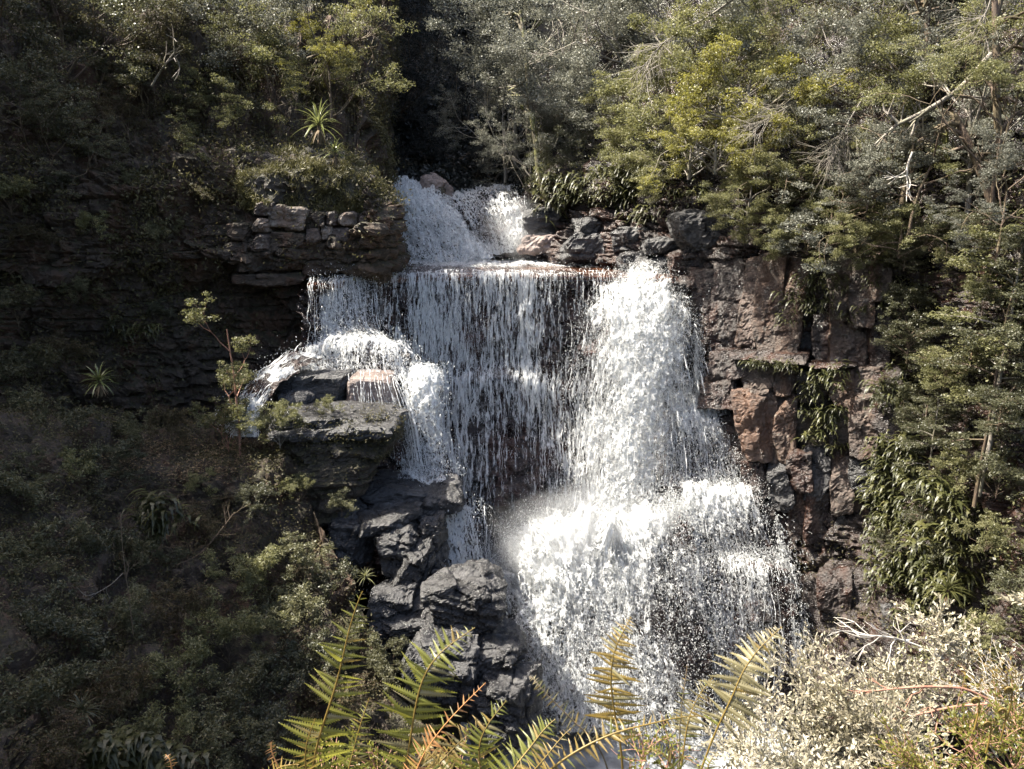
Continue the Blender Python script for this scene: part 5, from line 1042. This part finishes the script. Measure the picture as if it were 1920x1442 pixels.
for (x0, x1, y0, y1, Ya, Yb, n, s, lb, g) in [
    (1010, 1180, 325, 385, 34.2, 31.4, 34, 1.5, 'sunlit drooping fern on the bank right of the upper falls', 'ferns on the bank beside the upper falls'),
    (1190, 1330, 260, 420, 30.6, 28.2, 24, 1.3, 'fern hanging on the dark cliff above the right end of the pool', 'ferns on the dark cliff above the pool'),
    (1630, 1720, 800, 1160, 20.6, 18.8, 70, 0.82, 'yellow-green fern hanging on the right cliff beside the lower column', 'ferns hanging beside the lower column'),
    (1470, 1660, 480, 600, 23.2, 21.8, 22, 0.8, 'fern tuft hanging over the tops of the cliff columns', 'ferns on the column tops'),
    (1400, 1500, 680, 690, 23.2, 22.6, 7, 0.6, 'short fern on the mossy ledge over the pale square block', 'ferns on the mossy ledge'),
    (1510, 1580, 690, 840, 22.7, 21.9, 16, 0.8, 'fern tuft in the crack between the block and the lower column', 'ferns in the crack'),
    (1650, 1690, 690, 760, 21.0, 20.6, 8, 1.0, 'fern tuft under the moss ledge right of the lower column', 'ferns under the right ledge'),
    (1720, 1800, 880, 1120, 18.4, 17.0, 22, 1.0, 'dark fern among the shrubs under the twin thin stems', 'ferns under the twin stems'),
    (200, 300, 610, 625, 24.4, 24.4, 6, 0.9, 'yellowish fern spray on the shaded left wall', 'ferns on the shaded wall'),
    (180, 330, 1390, 1440, 10.4, 11.2, 12, 1.0, 'long strap fern at the bottom left', 'strap ferns at the bottom left'),
    (270, 350, 940, 990, 17.0, 17.2, 6, 1.2, 'feathery fern under the litter ledge', 'ferns under the litter ledge')]:
    for _ in range(n):
        px = rng.uniform(x0, x1); py = rng.uniform(y0, y1); f = (px - x0) / (x1 - x0)
        fy = (py - y0) / (y1 - y0); zn = ('left', 'middle', 'right')[min(2, int(f * 3))] if x1 - x0 > y1 - y0 else ('top', 'upper', 'middle', 'lower', 'bottom')[min(4, int(fy * 5))]
        hang(px, py, Ya + (Yb - Ya) * f + rng.uniform(-0.1, 0.1), s * rng.uniform(0.75, 1.25), lb + ', ' + zn + ' part', i, g); i += 1

# rosette plants (strap leaves)
def strap(L, w, up, m=7):
    v = []; p = np.zeros(3); d = np.array([math.cos(up), 0, math.sin(up)])
    for k in range(m):
        s = k / (m - 1); ww = w * (1 - s) ** 0.6 * (0.7 + 0.6 * min(1, s * 4)); v += [p + np.array([0, -ww, 0.25 * ww]), p + np.array([0, ww, 0.25 * ww])]
        p = p + d * L / (m - 1); d = unit(d + np.array([0.05, 0, -0.2]))
    b = np.arange(m - 1) * 2
    return mesh('strap_leaf', np.array(v), np.stack([b, b + 1, b + 3, b + 2], -1), True)
SL = [strap(1.0, 0.03, u) for u in (1.35, 1.0, 0.6, 0.2)]; DL = strap(0.6, 0.03, -0.9)
for m_ in SL: m_.materials.append(M['pandani'])
DL.materials.append(M['dead_leaf'])
def rosette(px, py, Y, s, lb, seed, n=52, th=0.6, mt=None, skirt=10):
    rng = np.random.default_rng(seed); p = P(px, py, Y); o = thing('rosette_plant', lb, 'plant', p - np.array([0, 0, th * s]), (0, 0, 0), None, s)
    obj('stem', mesh('stem', *tube(np.array([[0, 0, 0], [0.02, 0, th * 0.5], [0, 0, th]]), [0.06, 0.07, 0.05], 7), True), M['bark_brown'], o)
    for k in range(n):
        q = k / n; c = obj('leaf', SL[min(3, int(q * 4))], None, o)
        if mt: c.material_slots[0].link = 'OBJECT'; c.material_slots[0].material = M[mt]
        c.location = (0, 0, th - 0.02 - 0.1 * q); c.rotation_euler = (rng.normal(0, 0.1), rng.normal(0, 0.15), k * 2.399 + rng.normal(0, 0.2)); u = rng.uniform(0.65, 1.05) * (0.75 + 0.25 * q); c.scale = (u, u, u)
    for k in range(skirt):
        c = obj('dead_leaf', DL, None, o); c.location = (0, 0, th - 0.15); c.rotation_euler = (0, rng.normal(0, 0.2), k * 2.399); c.scale = (0.9,) * 3
rosette(597, 230, 25.9, 1.2, 'bright sunlit rosette plant on the top of the left cliff', 1)
rosette(628, 284, 25.6, 0.8, 'smaller sunlit rosette plant just below the bright one', 2)
rosette(186, 712, 19.2, 0.78, 'green spiky rosette plant on the shaded left bank', 3)
rosette(1778, 1105, 16.4, 0.72, 'grass-like rosette plant at the foot of the right cliff', 4, mt='fern_hang', n=70)
rosette(155, 1330, 11.0, 0.5, 'dark rosette plant with a short brown stem at the bottom left', 5, mt='leaf_dark')
rosette(145, 780, 19.6, 0.5, 'small rosette plant below the green spiky one', 6, mt='leaf_dark', n=30)
rosette(1822, 650, 17.6, 0.6, 'thin-leaved rosette plant behind the twin stems', 7, mt='leaf_dark', n=40)
rosette(685, 1080, 17.6, 0.45, 'grassy tuft on the fractured grey rocks', 8, mt='leaf_olive', n=30, th=0.2, skirt=0)

# cover that nobody could count
def cover(name, label, Gs, n, L, Wd, mt, seed, mask=None, up=0.5, lift=0.12, hang_=0.0, clump=0.6):
    rng = np.random.default_rng(seed); Q = Gs[:-1, :-1].reshape(-1, 3); nn = gnormals(Gs)[:-1, :-1].reshape(-1, 3)
    a = np.linalg.norm(np.cross(Gs[1:, :-1] - Gs[:-1, :-1], Gs[:-1, 1:] - Gs[:-1, :-1]), axis=-1).ravel()
    w = a * np.clip(0.5 + clump * fbm(Q * 0.8, 3, seed) * 1.6, 0, 2)
    if mask is not None: w = w * mask(Q)
    i = rng.choice(len(Q), n, p=w / w.sum()); st = 0.2
    C = Q[i] + rng.normal(0, 0.13, (n, 3)) + nn[i] * np.abs(rng.normal(0, lift, (n, 1)))
    V, Fq = leaf_quads(C, L, Wd, rng, up=up, hang=hang_)
    o = obj(name, mesh(name, V, Fq), M[mt]); o['kind'] = 'stuff'; o['label'] = label; o['category'] = 'ground cover'
    return o
def pixel(Q):
    d = Q[:, 1] * CT - Q[:, 2] * ST; u = Q[:, 1] * ST + Q[:, 2] * CT
    return 960 + F_PX * Q[:, 0] / d, 721 - F_PX * u / d
def box_mask(x0, x1, y0, y1, inv=False):
    def f(Q):
        x, y = pixel(Q); m = (x > x0) & (x < x1) & (y > y0) & (y < y1)
        return np.where(m, 0.03, 1.0) if inv else np.where(m, 1.0, 0.0)
    return f
def m_lw(Q):
    x, y = pixel(Q); v = (x > -150) & (y < 840) & (y > -80)
    return np.where(v, 1.0, 0.05) * np.where((x > 440) & (y > 385), 0.12, 1.0) * np.where((x > 300) & (y > 640), 0.15, 1.0)
cover('wall_plants', 'small dark plants covering the shaded left cliff', G_lw, 70000, 0.14, 0.055, 'leaf_moss', 1, m_lw, up=0.0, lift=0.2, hang_=1.0)
cover('wall_leaves', 'brown and green leaves on the left hillside', G_lw, 40000, 0.11, 0.06, 'leaf_brown', 2, m_lw, up=0.1, lift=0.2)
def cover_mesh(name, label, ob, n, L, Wd, mt, seed, hang_=1.5, up=0.2, lift=0.06):
    rng = np.random.default_rng(seed); me = ob.data; k = len(me.vertices); v = np.empty(k * 3, np.float32); me.vertices.foreach_get('co', v); nn = np.empty(k * 3, np.float32); me.vertices.foreach_get('normal', nn)
    v = v.reshape(-1, 3) + np.array(ob.location); nn = nn.reshape(-1, 3); v = v.astype(float); c0 = v.mean(0); nn = unit(v - c0)
    w = ((nn * unit(-v)).sum(1) > -0.3) * np.clip(0.6 + fbm(v * 1.2, 3, seed), 0.02, 2); i = rng.choice(k, n, p=w / w.sum())
    V, Fq = leaf_quads(v[i] + nn[i] * np.abs(rng.normal(0, lift, (n, 1))) + rng.normal(0, 0.06, (n, 3)), L, Wd, rng, up=up, hang=hang_)
    o = obj(name, mesh(name, V, Fq), M[mt]); o['kind'] = 'stuff'; o['label'] = label; o['category'] = 'ground cover'
M['moss_grass'] = leaf_mat('moss_grass', [(0.035, 0.031, 0.012), (0.075, 0.065, 0.02), (0.12, 0.105, 0.035), (0.18, 0.155, 0.06)], rough=0.6, trans=0.3)
cover_mesh('hanging_moss', 'mossy hanging grass on the cap of the left cliff', moss_cap, 34000, 0.20, 0.024, 'moss_grass', 3, lift=0.1)
for _k, _o in enumerate(ov.children): cover_mesh('shelf_moss', 'moss and litter on the overhanging shelf', _o, (900, 1300, 2600, 5200)[_k % 4], 0.07, 0.03, 'leaf_moss', 30 + _k, hang_=0.8)
cover('bank_plants', 'low dark plants covering the left bank', G_lb, 60000, 0.08, 0.035, 'leaf_moss', 4, lambda Q: np.where(pixel(Q)[0] > -200, 1.0, 0.03))
cover('bank_litter', 'brown leaf litter and twigs on the left bank', G_lb, 26000, 0.10, 0.03, 'leaf_brown', 5, lambda Q: np.where(pixel(Q)[0] > -200, 1.0, 0.03), up=1.5, lift=0.04)
cover('ledge_litter', 'pale dry litter on the shaded ledge', G_lb, 7000, 0.10, 0.035, 'dead_leaf', 6, box_mask(180, 470, 830, 900), up=2.0, lift=0.03)
def m_rw(Q):
    x, y = pixel(Q); lim = np.interp(x, [950, 1180, 1300, 1400, 1520, 1660, 1680], [340, 390, 385, 440, 470, 490, 1500])
    return np.where((y < lim) & (x < 2080), 1.0, 0.0)
cover('right_hill_plants', 'undergrowth covering the right hillside and cliff', G_rw, 85000, 0.10, 0.055, 'leaf_dark', 7, m_rw)  # dark leaf colour stands in for shade between the crowns
cover('right_hill_litter', 'brown undergrowth on the right hillside', G_rw, 40000, 0.10, 0.055, 'leaf_olive', 8, m_rw)
cover('cliff_moss', 'moss and small plants in the cracks of the right cliff', G_rw, 9000, 0.07, 0.03, 'leaf_moss', 9, lambda Q: np.where((pixel(Q)[0] > 1480) & (pixel(Q)[0] < 1700) & (pixel(Q)[1] > 480) & (pixel(Q)[1] < 1300), 1.0, 0), hang_=0.8)
cover('far_undergrowth', 'dark undergrowth on the far slope', G_bh, 40000, 0.30, 0.16, 'leaf_gap_shade', 10, lambda Q: np.where((pixel(Q)[0] > 540) & (pixel(Q)[0] < 1000) & (pixel(Q)[1] > -60), 1.0, 0.0), lift=0.4)
# ------------------------------------------------------------------ foreground plants
def pinna_mesh(seed, lobes=15, w=0.155, curve=0.12, droop=0.12):
    rng = np.random.default_rng(seed); up = []; dn = []; mid = []
    n = lobes * 2 + 1
    for k in range(n):
        s = k / (n - 1); env = w * (1 - s) ** 0.75 * min(1, s * 9 + 0.35); e = env * (1.0 if k % 2 else 0.34) * rng.uniform(0.85, 1.1)
        x = s; y = curve * s * s; z = -droop * s * s
        mid.append((x, y, z)); up.append((x + 0.025 * (k % 2), y + e, z - 0.25 * e)); dn.append((x + 0.025 * (k % 2), y - e, z - 0.25 * e))
    V = np.array(mid + up + dn); i = np.arange(n - 1)
    Fq = np.concatenate([np.stack([i, i + 1, n + i + 1, n + i], -1), np.stack([i + 1, i, 2 * n + i, 2 * n + i + 1], -1)])
    return mesh('pinna', V, Fq, False)
PIN = [pinna_mesh(s, droop=d, curve=c_) for s, d, c_ in ((1, 0.05, -0.05), (2, 0.2, -0.12), (3, 0.34, -0.2))]
PIN_C = [pinna_mesh(s, w=0.09, curve=-0.25, droop=d) for s, d in ((4, 0.4), (5, 0.6))]
for m_ in PIN + PIN_C: m_.materials.append(M['fern_green'])
def frond(root, pts, n, plen, mt, seed, curl=False, start=0.12, ang=72, r=0.0035, tip_pow=0.62, face=None, stem='fern_gold', skew=0.0):
    """one frond: a rachis with its pinnae; pts are (px, py, Y); plen = longest pinna in metres"""
    mt0 = mt; rng = np.random.default_rng(seed); C = cr(np.array([P(*p) for p in pts]), 40); q_ = np.linspace(0, 1, 40); sgn = rng.choice([-1, 1]); C = C + np.stack([sgn * 0.02 * np.sin(q_ * 3.1) * q_ + 0.012 * sgn * np.sin(q_ * 7), -0.03 * q_ ** 3, -0.03 * np.clip(q_ - 0.72, 0, 1) ** 2 * 6], -1) * (np.linalg.norm(C[-1] - C[0]) / 0.5); org = np.array(root.location)
    ra = obj('frond', mesh('frond', *tube(C - org, np.linspace(r, r * 0.3, 40), 5), True), M[stem], root)
    tg = unit(np.gradient(C, axis=0)); cm = C.mean(0)
    fc = unit(-cm + np.array([0.0, 0, 0.6])) if face is None else unit(np.array(face, float))
    n = int(n * 1.12); ang = ang + 13
    for k in range(n):
        s = start + (1 - start) * (k + 0.5) / n; f = s * 39; a = int(min(f, 38)); p = C[a] + (C[a + 1] - C[a]) * (f - a) - org; t = tg[a]
        q = (s - start) / (1 - start); L = 1.3 * plen * (1 - q) ** tip_pow * min(1, 0.5 + q * 2.4)
        nrm = unit(fc - t * (fc @ t)); side = np.cross(t, nrm)
        for sg in (1, -1):
            th = math.radians(ang + rng.normal(0, 11) - 12 * q); d = side * sg * math.sin(th) + t * math.cos(th) + nrm * rng.normal(skew, 0.22); d = unit(d)
            z = unit(nrm - d * (nrm @ d)); y = np.cross(z, d)
            if sg < 0: y, z = y, z
            if rng.random() < 0.05: continue
            me = PIN_C[rng.integers(2)] if (curl or rng.random() < 0.18) else PIN[rng.integers(3)]
            c = obj('pinna', me, None, ra)
            flip = -1 if (y @ t) < 0 else 1
            Mx = Matrix(((d[0], y[0] * flip, z[0], p[0]), (d[1], y[1] * flip, z[1], p[1]), (d[2], y[2] * flip, z[2], p[2]), (0, 0, 0, 1)))
            c.matrix_local = Mx @ Matrix.Scale(max(0.008, L * rng.uniform(0.68, 1.15)), 4)
            mt = mt0 if rng.random() < 0.72 else ('fern_green', 'fern_gold', 'fern_grey')[rng.integers(3)]
            if mt != 'fern_green': c.material_slots[0].link = 'OBJECT'; c.material_slots[0].material = M[mt]
    return ra
GF = 'ferns along the bottom of the view'
def fern(label, base): return thing('fern', label, 'fern', P(*base), group=GF)
o = fern('tallest fern at the bottom with a pale curled tip before the shaded bank', (585, 1560, 1.75))
frond(o, [(585, 1560, 1.75), (603, 1440, 1.75), (625, 1320, 1.77), (652, 1200, 1.80), (695, 1078, 1.85)], 30, 0.115, 'fern_green', 1, start=0.08, ang=66, r=0.005)
frond(o, [(600, 1560, 1.8), (640, 1460, 1.8), (670, 1380, 1.84), (690, 1290, 1.9)], 20, 0.07, 'fern_green', 2)
frond(o, [(570, 1560, 1.7), (568, 1470, 1.7), (575, 1400, 1.7), (590, 1330, 1.72)], 16, 0.05, 'fern_gold', 3)
o = fern('yellow-green fern with a broad arching frond before the grey rocks', (735, 1560, 1.8))
frond(o, [(720, 1560, 1.8), (745, 1440, 1.8), (775, 1320, 1.82), (815, 1230, 1.86), (884, 1150, 1.95)], 28, 0.125, 'fern_green', 4, ang=68, r=0.0045)
frond(o, [(735, 1560, 1.7), (765, 1460, 1.7), (815, 1380, 1.72), (905, 1258, 1.8)], 26, 0.06, 'fern_red', 5, ang=55, stem='fern_red')
frond(o, [(760, 1560, 1.75), (800, 1470, 1.75), (850, 1400, 1.8), (915, 1340, 1.85)], 22, 0.08, 'fern_gold', 6)
frond(o, [(700, 1560, 1.85), (680, 1470, 1.85), (670, 1420, 1.88), (675, 1360, 1.92)], 16, 0.06, 'fern_green', 7)
o = fern('bright green fern with an upright narrow frond in the bottom middle', (900, 1560, 1.7))
frond(o, [(890, 1560, 1.7), (893, 1460, 1.7), (903, 1380, 1.72), (945, 1295, 1.78)], 22, 0.085, 'fern_green', 8, ang=60)
frond(o, [(930, 1560, 1.65), (960, 1460, 1.65), (1000, 1390, 1.7), (1045, 1332, 1.75)], 22, 0.075, 'fern_green', 9, ang=58)
frond(o, [(860, 1560, 1.6), (840, 1470, 1.6), (815, 1420, 1.62), (780, 1390, 1.65)], 16, 0.06, 'fern_gold', 10)
frond(o, [(900, 1580, 1.6), (950, 1500, 1.6), (1010, 1430, 1.6), (1075, 1345, 1.66)], 20, 0.05, 'fern_gold', 11, start=0.3)
o = fern('brown fern with a drooping frond left of the golden upright fern', (1160, 1560, 1.8))
frond(o, [(1160, 1560, 1.8), (1120, 1420, 1.8), (1065, 1345, 1.82), (1015, 1285, 1.85), (985, 1245, 1.9)], 22, 0.035, 'fern_grey', 12, start=0.3, stem='bark_brown')
o = fern('golden upright fern in front of the foaming water', (1165, 1560, 1.7))
frond(o, [(1170, 1560, 1.7), (1152, 1420, 1.7), (1143, 1310, 1.72), (1150, 1215, 1.76), (1172, 1130, 1.82)], 26, 0.085, 'fern_gold', 13, start=0.3, ang=72, curl=False, r=0.004, face=(-0.5, -0.8, 0.35))
o = fern('low golden fern lying sideways along the bottom edge', (980, 1500, 1.6))
frond(o, [(980, 1500, 1.6), (1060, 1430, 1.6), (1150, 1375, 1.62), (1240, 1345, 1.65), (1320, 1318, 1.7)], 26, 0.045, 'fern_gold', 14, ang=62, r=0.004)
o = fern('grey-brown fern with a frond leaning right before the dark spray', (1290, 1560, 1.9))
frond(o, [(1270, 1560, 1.9), (1320, 1390, 1.92), (1372, 1290, 1.95), (1410, 1220, 2.0), (1450, 1148, 2.05)], 24, 0.10, 'fern_grey', 15, start=0.3, ang=72, r=0.004)
frond(o, [(1240, 1560, 1.85), (1262, 1440, 1.85), (1275, 1340, 1.88), (1278, 1225, 1.95)], 14, 0.03, 'fern_grey', 16, start=0.55, stem='bark_brown')
frond(o, [(1250, 1560, 1.95), (1270, 1420, 1.95), (1295, 1330, 2.0), (1325, 1250, 2.05)], 20, 0.06, 'fern_grey', 17, start=0.4)
frond(o, [(1300, 1560, 1.8), (1280, 1480, 1.8), (1250, 1420, 1.82), (1210, 1390, 1.85)], 16, 0.05, 'fern_green', 18)
o = fern('small fern tips poking up at the bottom left of the ferns', (500, 1560, 1.7))
frond(o, [(545, 1560, 1.7), (530, 1470, 1.7), (512, 1410, 1.72), (508, 1378, 1.74)], 10, 0.02, 'fern_red', 19, start=0.5, stem='fern_red')
frond(o, [(470, 1560, 1.7), (490, 1480, 1.7), (520, 1440, 1.7), (560, 1420, 1.7)], 14, 0.04, 'fern_gold', 20)
frond(o, [(330, 1560, 1.6), (328, 1480, 1.6), (322, 1430, 1.6), (318, 1402, 1.62)], 8, 0.014, 'fern_red', 21, start=0.6, stem='fern_red')
o = fern('small bright green fern tip at the bottom edge by the pale bush', (1325, 1560, 1.75))
frond(o, [(1320, 1560, 1.75), (1322, 1490, 1.75), (1326, 1440, 1.76), (1332, 1408, 1.78)], 14, 0.05, 'fern_green', 22)
# fern litter at the bottom, filled by small sprigs
def leaf6(C, D, Nn, L, Wd, rng):
    n = len(C); d = unit(D); nn = unit(Nn - (Nn * d).sum(1, keepdims=True) * d); s = np.cross(nn, d)
    k = rng.uniform(0.6, 1.2, (n, 1)); l = L * k; w = Wd * k * 0.5
    V = np.stack([C, C + d * l * 0.3 + s * w, C + d * l * 0.72 + s * w * 0.85, C + d * l, C + d * l * 0.72 - s * w * 0.85, C + d * l * 0.3 - s * w], 1).reshape(-1, 3)
    return V, np.arange(6 * n).reshape(n, 6)
def leafy_bush(name, label, cat, paths, org, leafL, leafW, mt, wood, seed, twl=0.16, ntw=24, nlf=13, r0=0.008, gen=2, bare=0.15):
    """woody stems along the given paths, side twigs, and single leaves along every twig"""
    rng = np.random.default_rng(seed); o = thing(name, label, cat, org); st = []; C = []; D = []
    for pth in paths:
        Q = cr(np.array([P(*p) for p in pth]), 24); st.append((Q, r0))
        for k in range(ntw):
            s = (bare + (1 - bare) * rng.random()) * 22.9; a = int(s); b = Q[a] + (Q[a + 1] - Q[a]) * (s - a)
            d = unit(unit(Q[a + 1] - Q[a]) * 0.7 + rng.normal(0, 0.75, 3) + np.array([0, 0, 0.35])); q = [b]; L = twl * rng.uniform(0.5, 1.4)
            for _ in range(5): d = unit(d + rng.normal(0, 0.2, 3) + np.array([0, 0, 0.06])); q.append(q[-1] + d * L / 5)
            q = np.array(q); st.append((q, 0.0022))
            for _ in range(gen):
                i0 = rng.integers(1, 5); d2 = unit(d + rng.normal(0, 0.6, 3)); e = np.array([q[i0], q[i0] + d2 * L * 0.3, q[i0] + d2 * L * 0.6 + rng.normal(0, 0.01, 3)]); st.append((e, 0.0016))
                f = rng.random((nlf, 1)) * 2; i1 = np.minimum(f.astype(int), 1)[:, 0]; C.append(e[i1] + (e[i1 + 1] - e[i1]) * (f - i1[:, None])); D.append(unit(d2 + rng.normal(0, 0.65, (nlf, 3)) + np.array([0, 0, 0.25])))
            f = rng.random((nlf, 1)) * 4.9; i1 = f.astype(int)[:, 0]; C.append(q[i1] + (q[i1 + 1] - q[i1]) * (f - i1[:, None])); D.append(unit(d + rng.normal(0, 0.65, (nlf, 3)) + np.array([0, 0, 0.25])))
    og = np.array(o.location)
    obj('branches', mesh(name + '_branches', *join([tube(q - og, np.linspace(r, r * 0.4, len(q)), 4) for q, r in st]), True), M[wood], o)
    C = np.concatenate(C); D = np.concatenate(D); Nn = rng.normal(0, 0.7, C.shape) + np.array([-0.2, -0.3, 0.9])
    V, Fq = leaf6(C - og, D, Nn, leafL, leafW, rng); obj('foliage', mesh(name + '_foliage', V, Fq), M[mt], o)
    print(label[:30], len(C)); return o
leafy_bush('pale_bush', 'large pale cream-leaved bush filling the bottom right corner', 'bush', [
    [(1560, 1600, 2.6), (1500, 1480, 2.7), (1430, 1420, 2.8), (1370, 1400, 2.9)], [(1580, 1600, 2.8), (1540, 1460, 2.9), (1470, 1360, 3.0), (1420, 1320, 3.1)],
    [(1600, 1600, 3.0), (1580, 1450, 3.1), (1530, 1340, 3.2), (1500, 1270, 3.3)], [(1640, 1600, 2.8), (1620, 1460, 2.9), (1590, 1370, 3.0), (1560, 1320, 3.1)],
    [(1700, 1600, 2.7), (1680, 1480, 2.8), (1640, 1400, 2.9), (1600, 1350, 3.0)], [(1700, 1600, 3.0), (1700, 1450, 3.1), (1670, 1360, 3.2), (1640, 1310, 3.3)],
    [(1640, 1600, 2.4), (1560, 1500, 2.45), (1480, 1450, 2.5), (1400, 1440, 2.55)], [(1760, 1600, 2.6), (1720, 1500, 2.7), (1700, 1430, 2.8), (1670, 1390, 2.9)], [(1560, 1600, 3.1), (1540, 1400, 3.2), (1530, 1300, 3.3), (1535, 1240, 3.4)], [(1760, 1600, 3.2), (1740, 1450, 3.3), (1700, 1350, 3.4), (1690, 1290, 3.5)]],
    P(1620, 1600, 2.8), 0.025, 0.0085, 'leaf_pale', 'bark_grey', 1, twl=0.22, ntw=52, nlf=14)
leafy_bush('pale_bush', 'upright pale leafy branch above the right of the big pale bush', 'bush', [
    [(1880, 1420, 3.3), (1850, 1320, 3.35), (1800, 1230, 3.4), (1740, 1160, 3.45)], [(1870, 1420, 3.2), (1800, 1300, 3.3), (1760, 1230, 3.4), (1750, 1200, 3.4)], [(1860, 1420, 3.4), (1780, 1320, 3.5), (1730, 1290, 3.5), (1690, 1275, 3.5)]],
    P(1880, 1420, 3.3), 0.026, 0.009, 'leaf_pale', 'bark_grey', 2, twl=0.22, ntw=26, nlf=13, bare=0.3)
leafy_bush('green_bush', 'low green and yellow bush at the bottom right edge', 'bush', [
    [(1900, 1600, 2.4), (1860, 1480, 2.5), (1820, 1400, 2.6), (1790, 1370, 2.7)], [(1960, 1600, 2.4), (1920, 1480, 2.5), (1890, 1420, 2.6), (1860, 1380, 2.7)], [(1840, 1600, 2.3), (1790, 1500, 2.35), (1740, 1450, 2.4), (1700, 1430, 2.45)], [(1980, 1600, 2.6), (1960, 1480, 2.7), (1930, 1400, 2.8), (1900, 1350, 2.9)]],
    P(1900, 1600, 2.4), 0.02, 0.008, 'fern_green', 'twig_red', 3, twl=0.16, ntw=36, nlf=12)
leafy_bush('green_bush', 'dry golden twiggy bush at the right edge under the bare sticks', 'bush', [
    [(1960, 1500, 2.9), (1920, 1400, 3.0), (1880, 1330, 3.1), (1840, 1290, 3.2)], [(2000, 1450, 2.9), (1960, 1370, 3.0), (1920, 1310, 3.1), (1880, 1280, 3.2)]],
    P(1960, 1500, 2.9), 0.022, 0.007, 'fern_gold', 'bark_pale', 4, twl=0.2, ntw=36, nlf=8)
limb_obj('bare_stick', 'bare pale forked stick pointing left above the pale bush', 'stick', [(1770, 1235, 3.4), (1720, 1210, 3.4), (1670, 1195, 3.4), (1608, 1190, 3.4)], 0.006, 0.0028, 'bark_pale', 9, 41, 0.18)
limb_obj('arching_branch', 'reddish arching branch lying across the top of the pale bush', 'branch', [(1850, 1310, 3.1), (1800, 1290, 3.1), (1720, 1288, 3.1), (1640, 1295, 3.15), (1560, 1300, 3.2)], 0.008, 0.004, 'twig_red', 6, 42, 0.15)
limb_obj('arching_branch', 'reddish branch lower in the pale bush', 'branch', [(1850, 1320, 3.0), (1790, 1325, 3.0), (1720, 1340, 3.0), (1670, 1350, 3.0)], 0.007, 0.004, 'twig_red', 5, 43, 0.15)
leafy_bush('pale_bush', 'pale leafy sprig entering at the right edge above the dry bush', 'sprig', [[(2000, 1180, 3.0), (1950, 1150, 3.0), (1925, 1135, 3.0), (1905, 1125, 3.0)]], P(2000, 1180, 3.0), 0.024, 0.008, 'leaf_pale', 'bark_grey', 6, twl=0.1, ntw=14, nlf=9)
# curled fiddleheads at the right
def fiddle(px, py, Y, h, lb, seed):
    rng = np.random.default_rng(seed); p = P(px, py, Y); o = thing('fiddlehead', lb, 'fern', p - np.array([0, 0, h])); q = [np.array([0, 0, 0.0]), np.array([0.004, 0, h * 0.5]), np.array([0, 0, h * 0.85])]
    obj('stem', mesh('stem', *tube(cr(np.array(q), 8), np.linspace(0.004, 0.003, 8), 5), True), M['fern_gold'], o)
    th = np.linspace(0, 4.2 * math.pi, 30); rr = np.linspace(0.016, 0.003, 30); c = np.stack([rr * np.cos(th) - 0.016, 0.004 * th / 12, h * 0.85 + rr * np.sin(th)], -1)
    obj('coil', mesh('coil', *tube(c, np.linspace(0.0045, 0.0025, 30), 5), True), M['fern_gold'], o)
for k, (x, y, lb) in enumerate([(1838, 1305, 'curled golden fiddlehead left of the cluster at the right edge'), (1888, 1325, 'curled golden fiddlehead in the middle of the right edge cluster'), (1900, 1285, 'highest curled fiddlehead at the right edge'), (1860, 1350, 'lowest curled fiddlehead in the right edge cluster')]):
    fiddle(x, y, 2.5, 0.16, lb, k)
# low sprigs between the fern stems
leafy_bush('fern_undergrowth', 'tangled small-leaved growth between the fern stems at the bottom', 'bush', [
    [(620, 1620, 1.75), (600, 1500, 1.8), (640, 1440, 1.85)], [(700, 1620, 1.8), (720, 1500, 1.85), (700, 1440, 1.9)], [(800, 1620, 1.8), (790, 1500, 1.85), (820, 1450, 1.9)], [(900, 1620, 1.8), (880, 1500, 1.85), (860, 1440, 1.9)], [(1180, 1620, 1.85), (1190, 1500, 1.9), (1210, 1420, 1.95)], [(1260, 1620, 1.9), (1240, 1500, 1.95), (1260, 1400, 2.0)]],
    P(860, 1620, 1.8), 0.013, 0.007, 'fern_green', 'twig_red', 7, twl=0.09, ntw=24, nlf=9)
finish_water()
print('TRIS', sum(sum(max(0, p) for p in [len(m.loops) - 2 * len(m.polygons)]) for m in bpy.data.meshes))
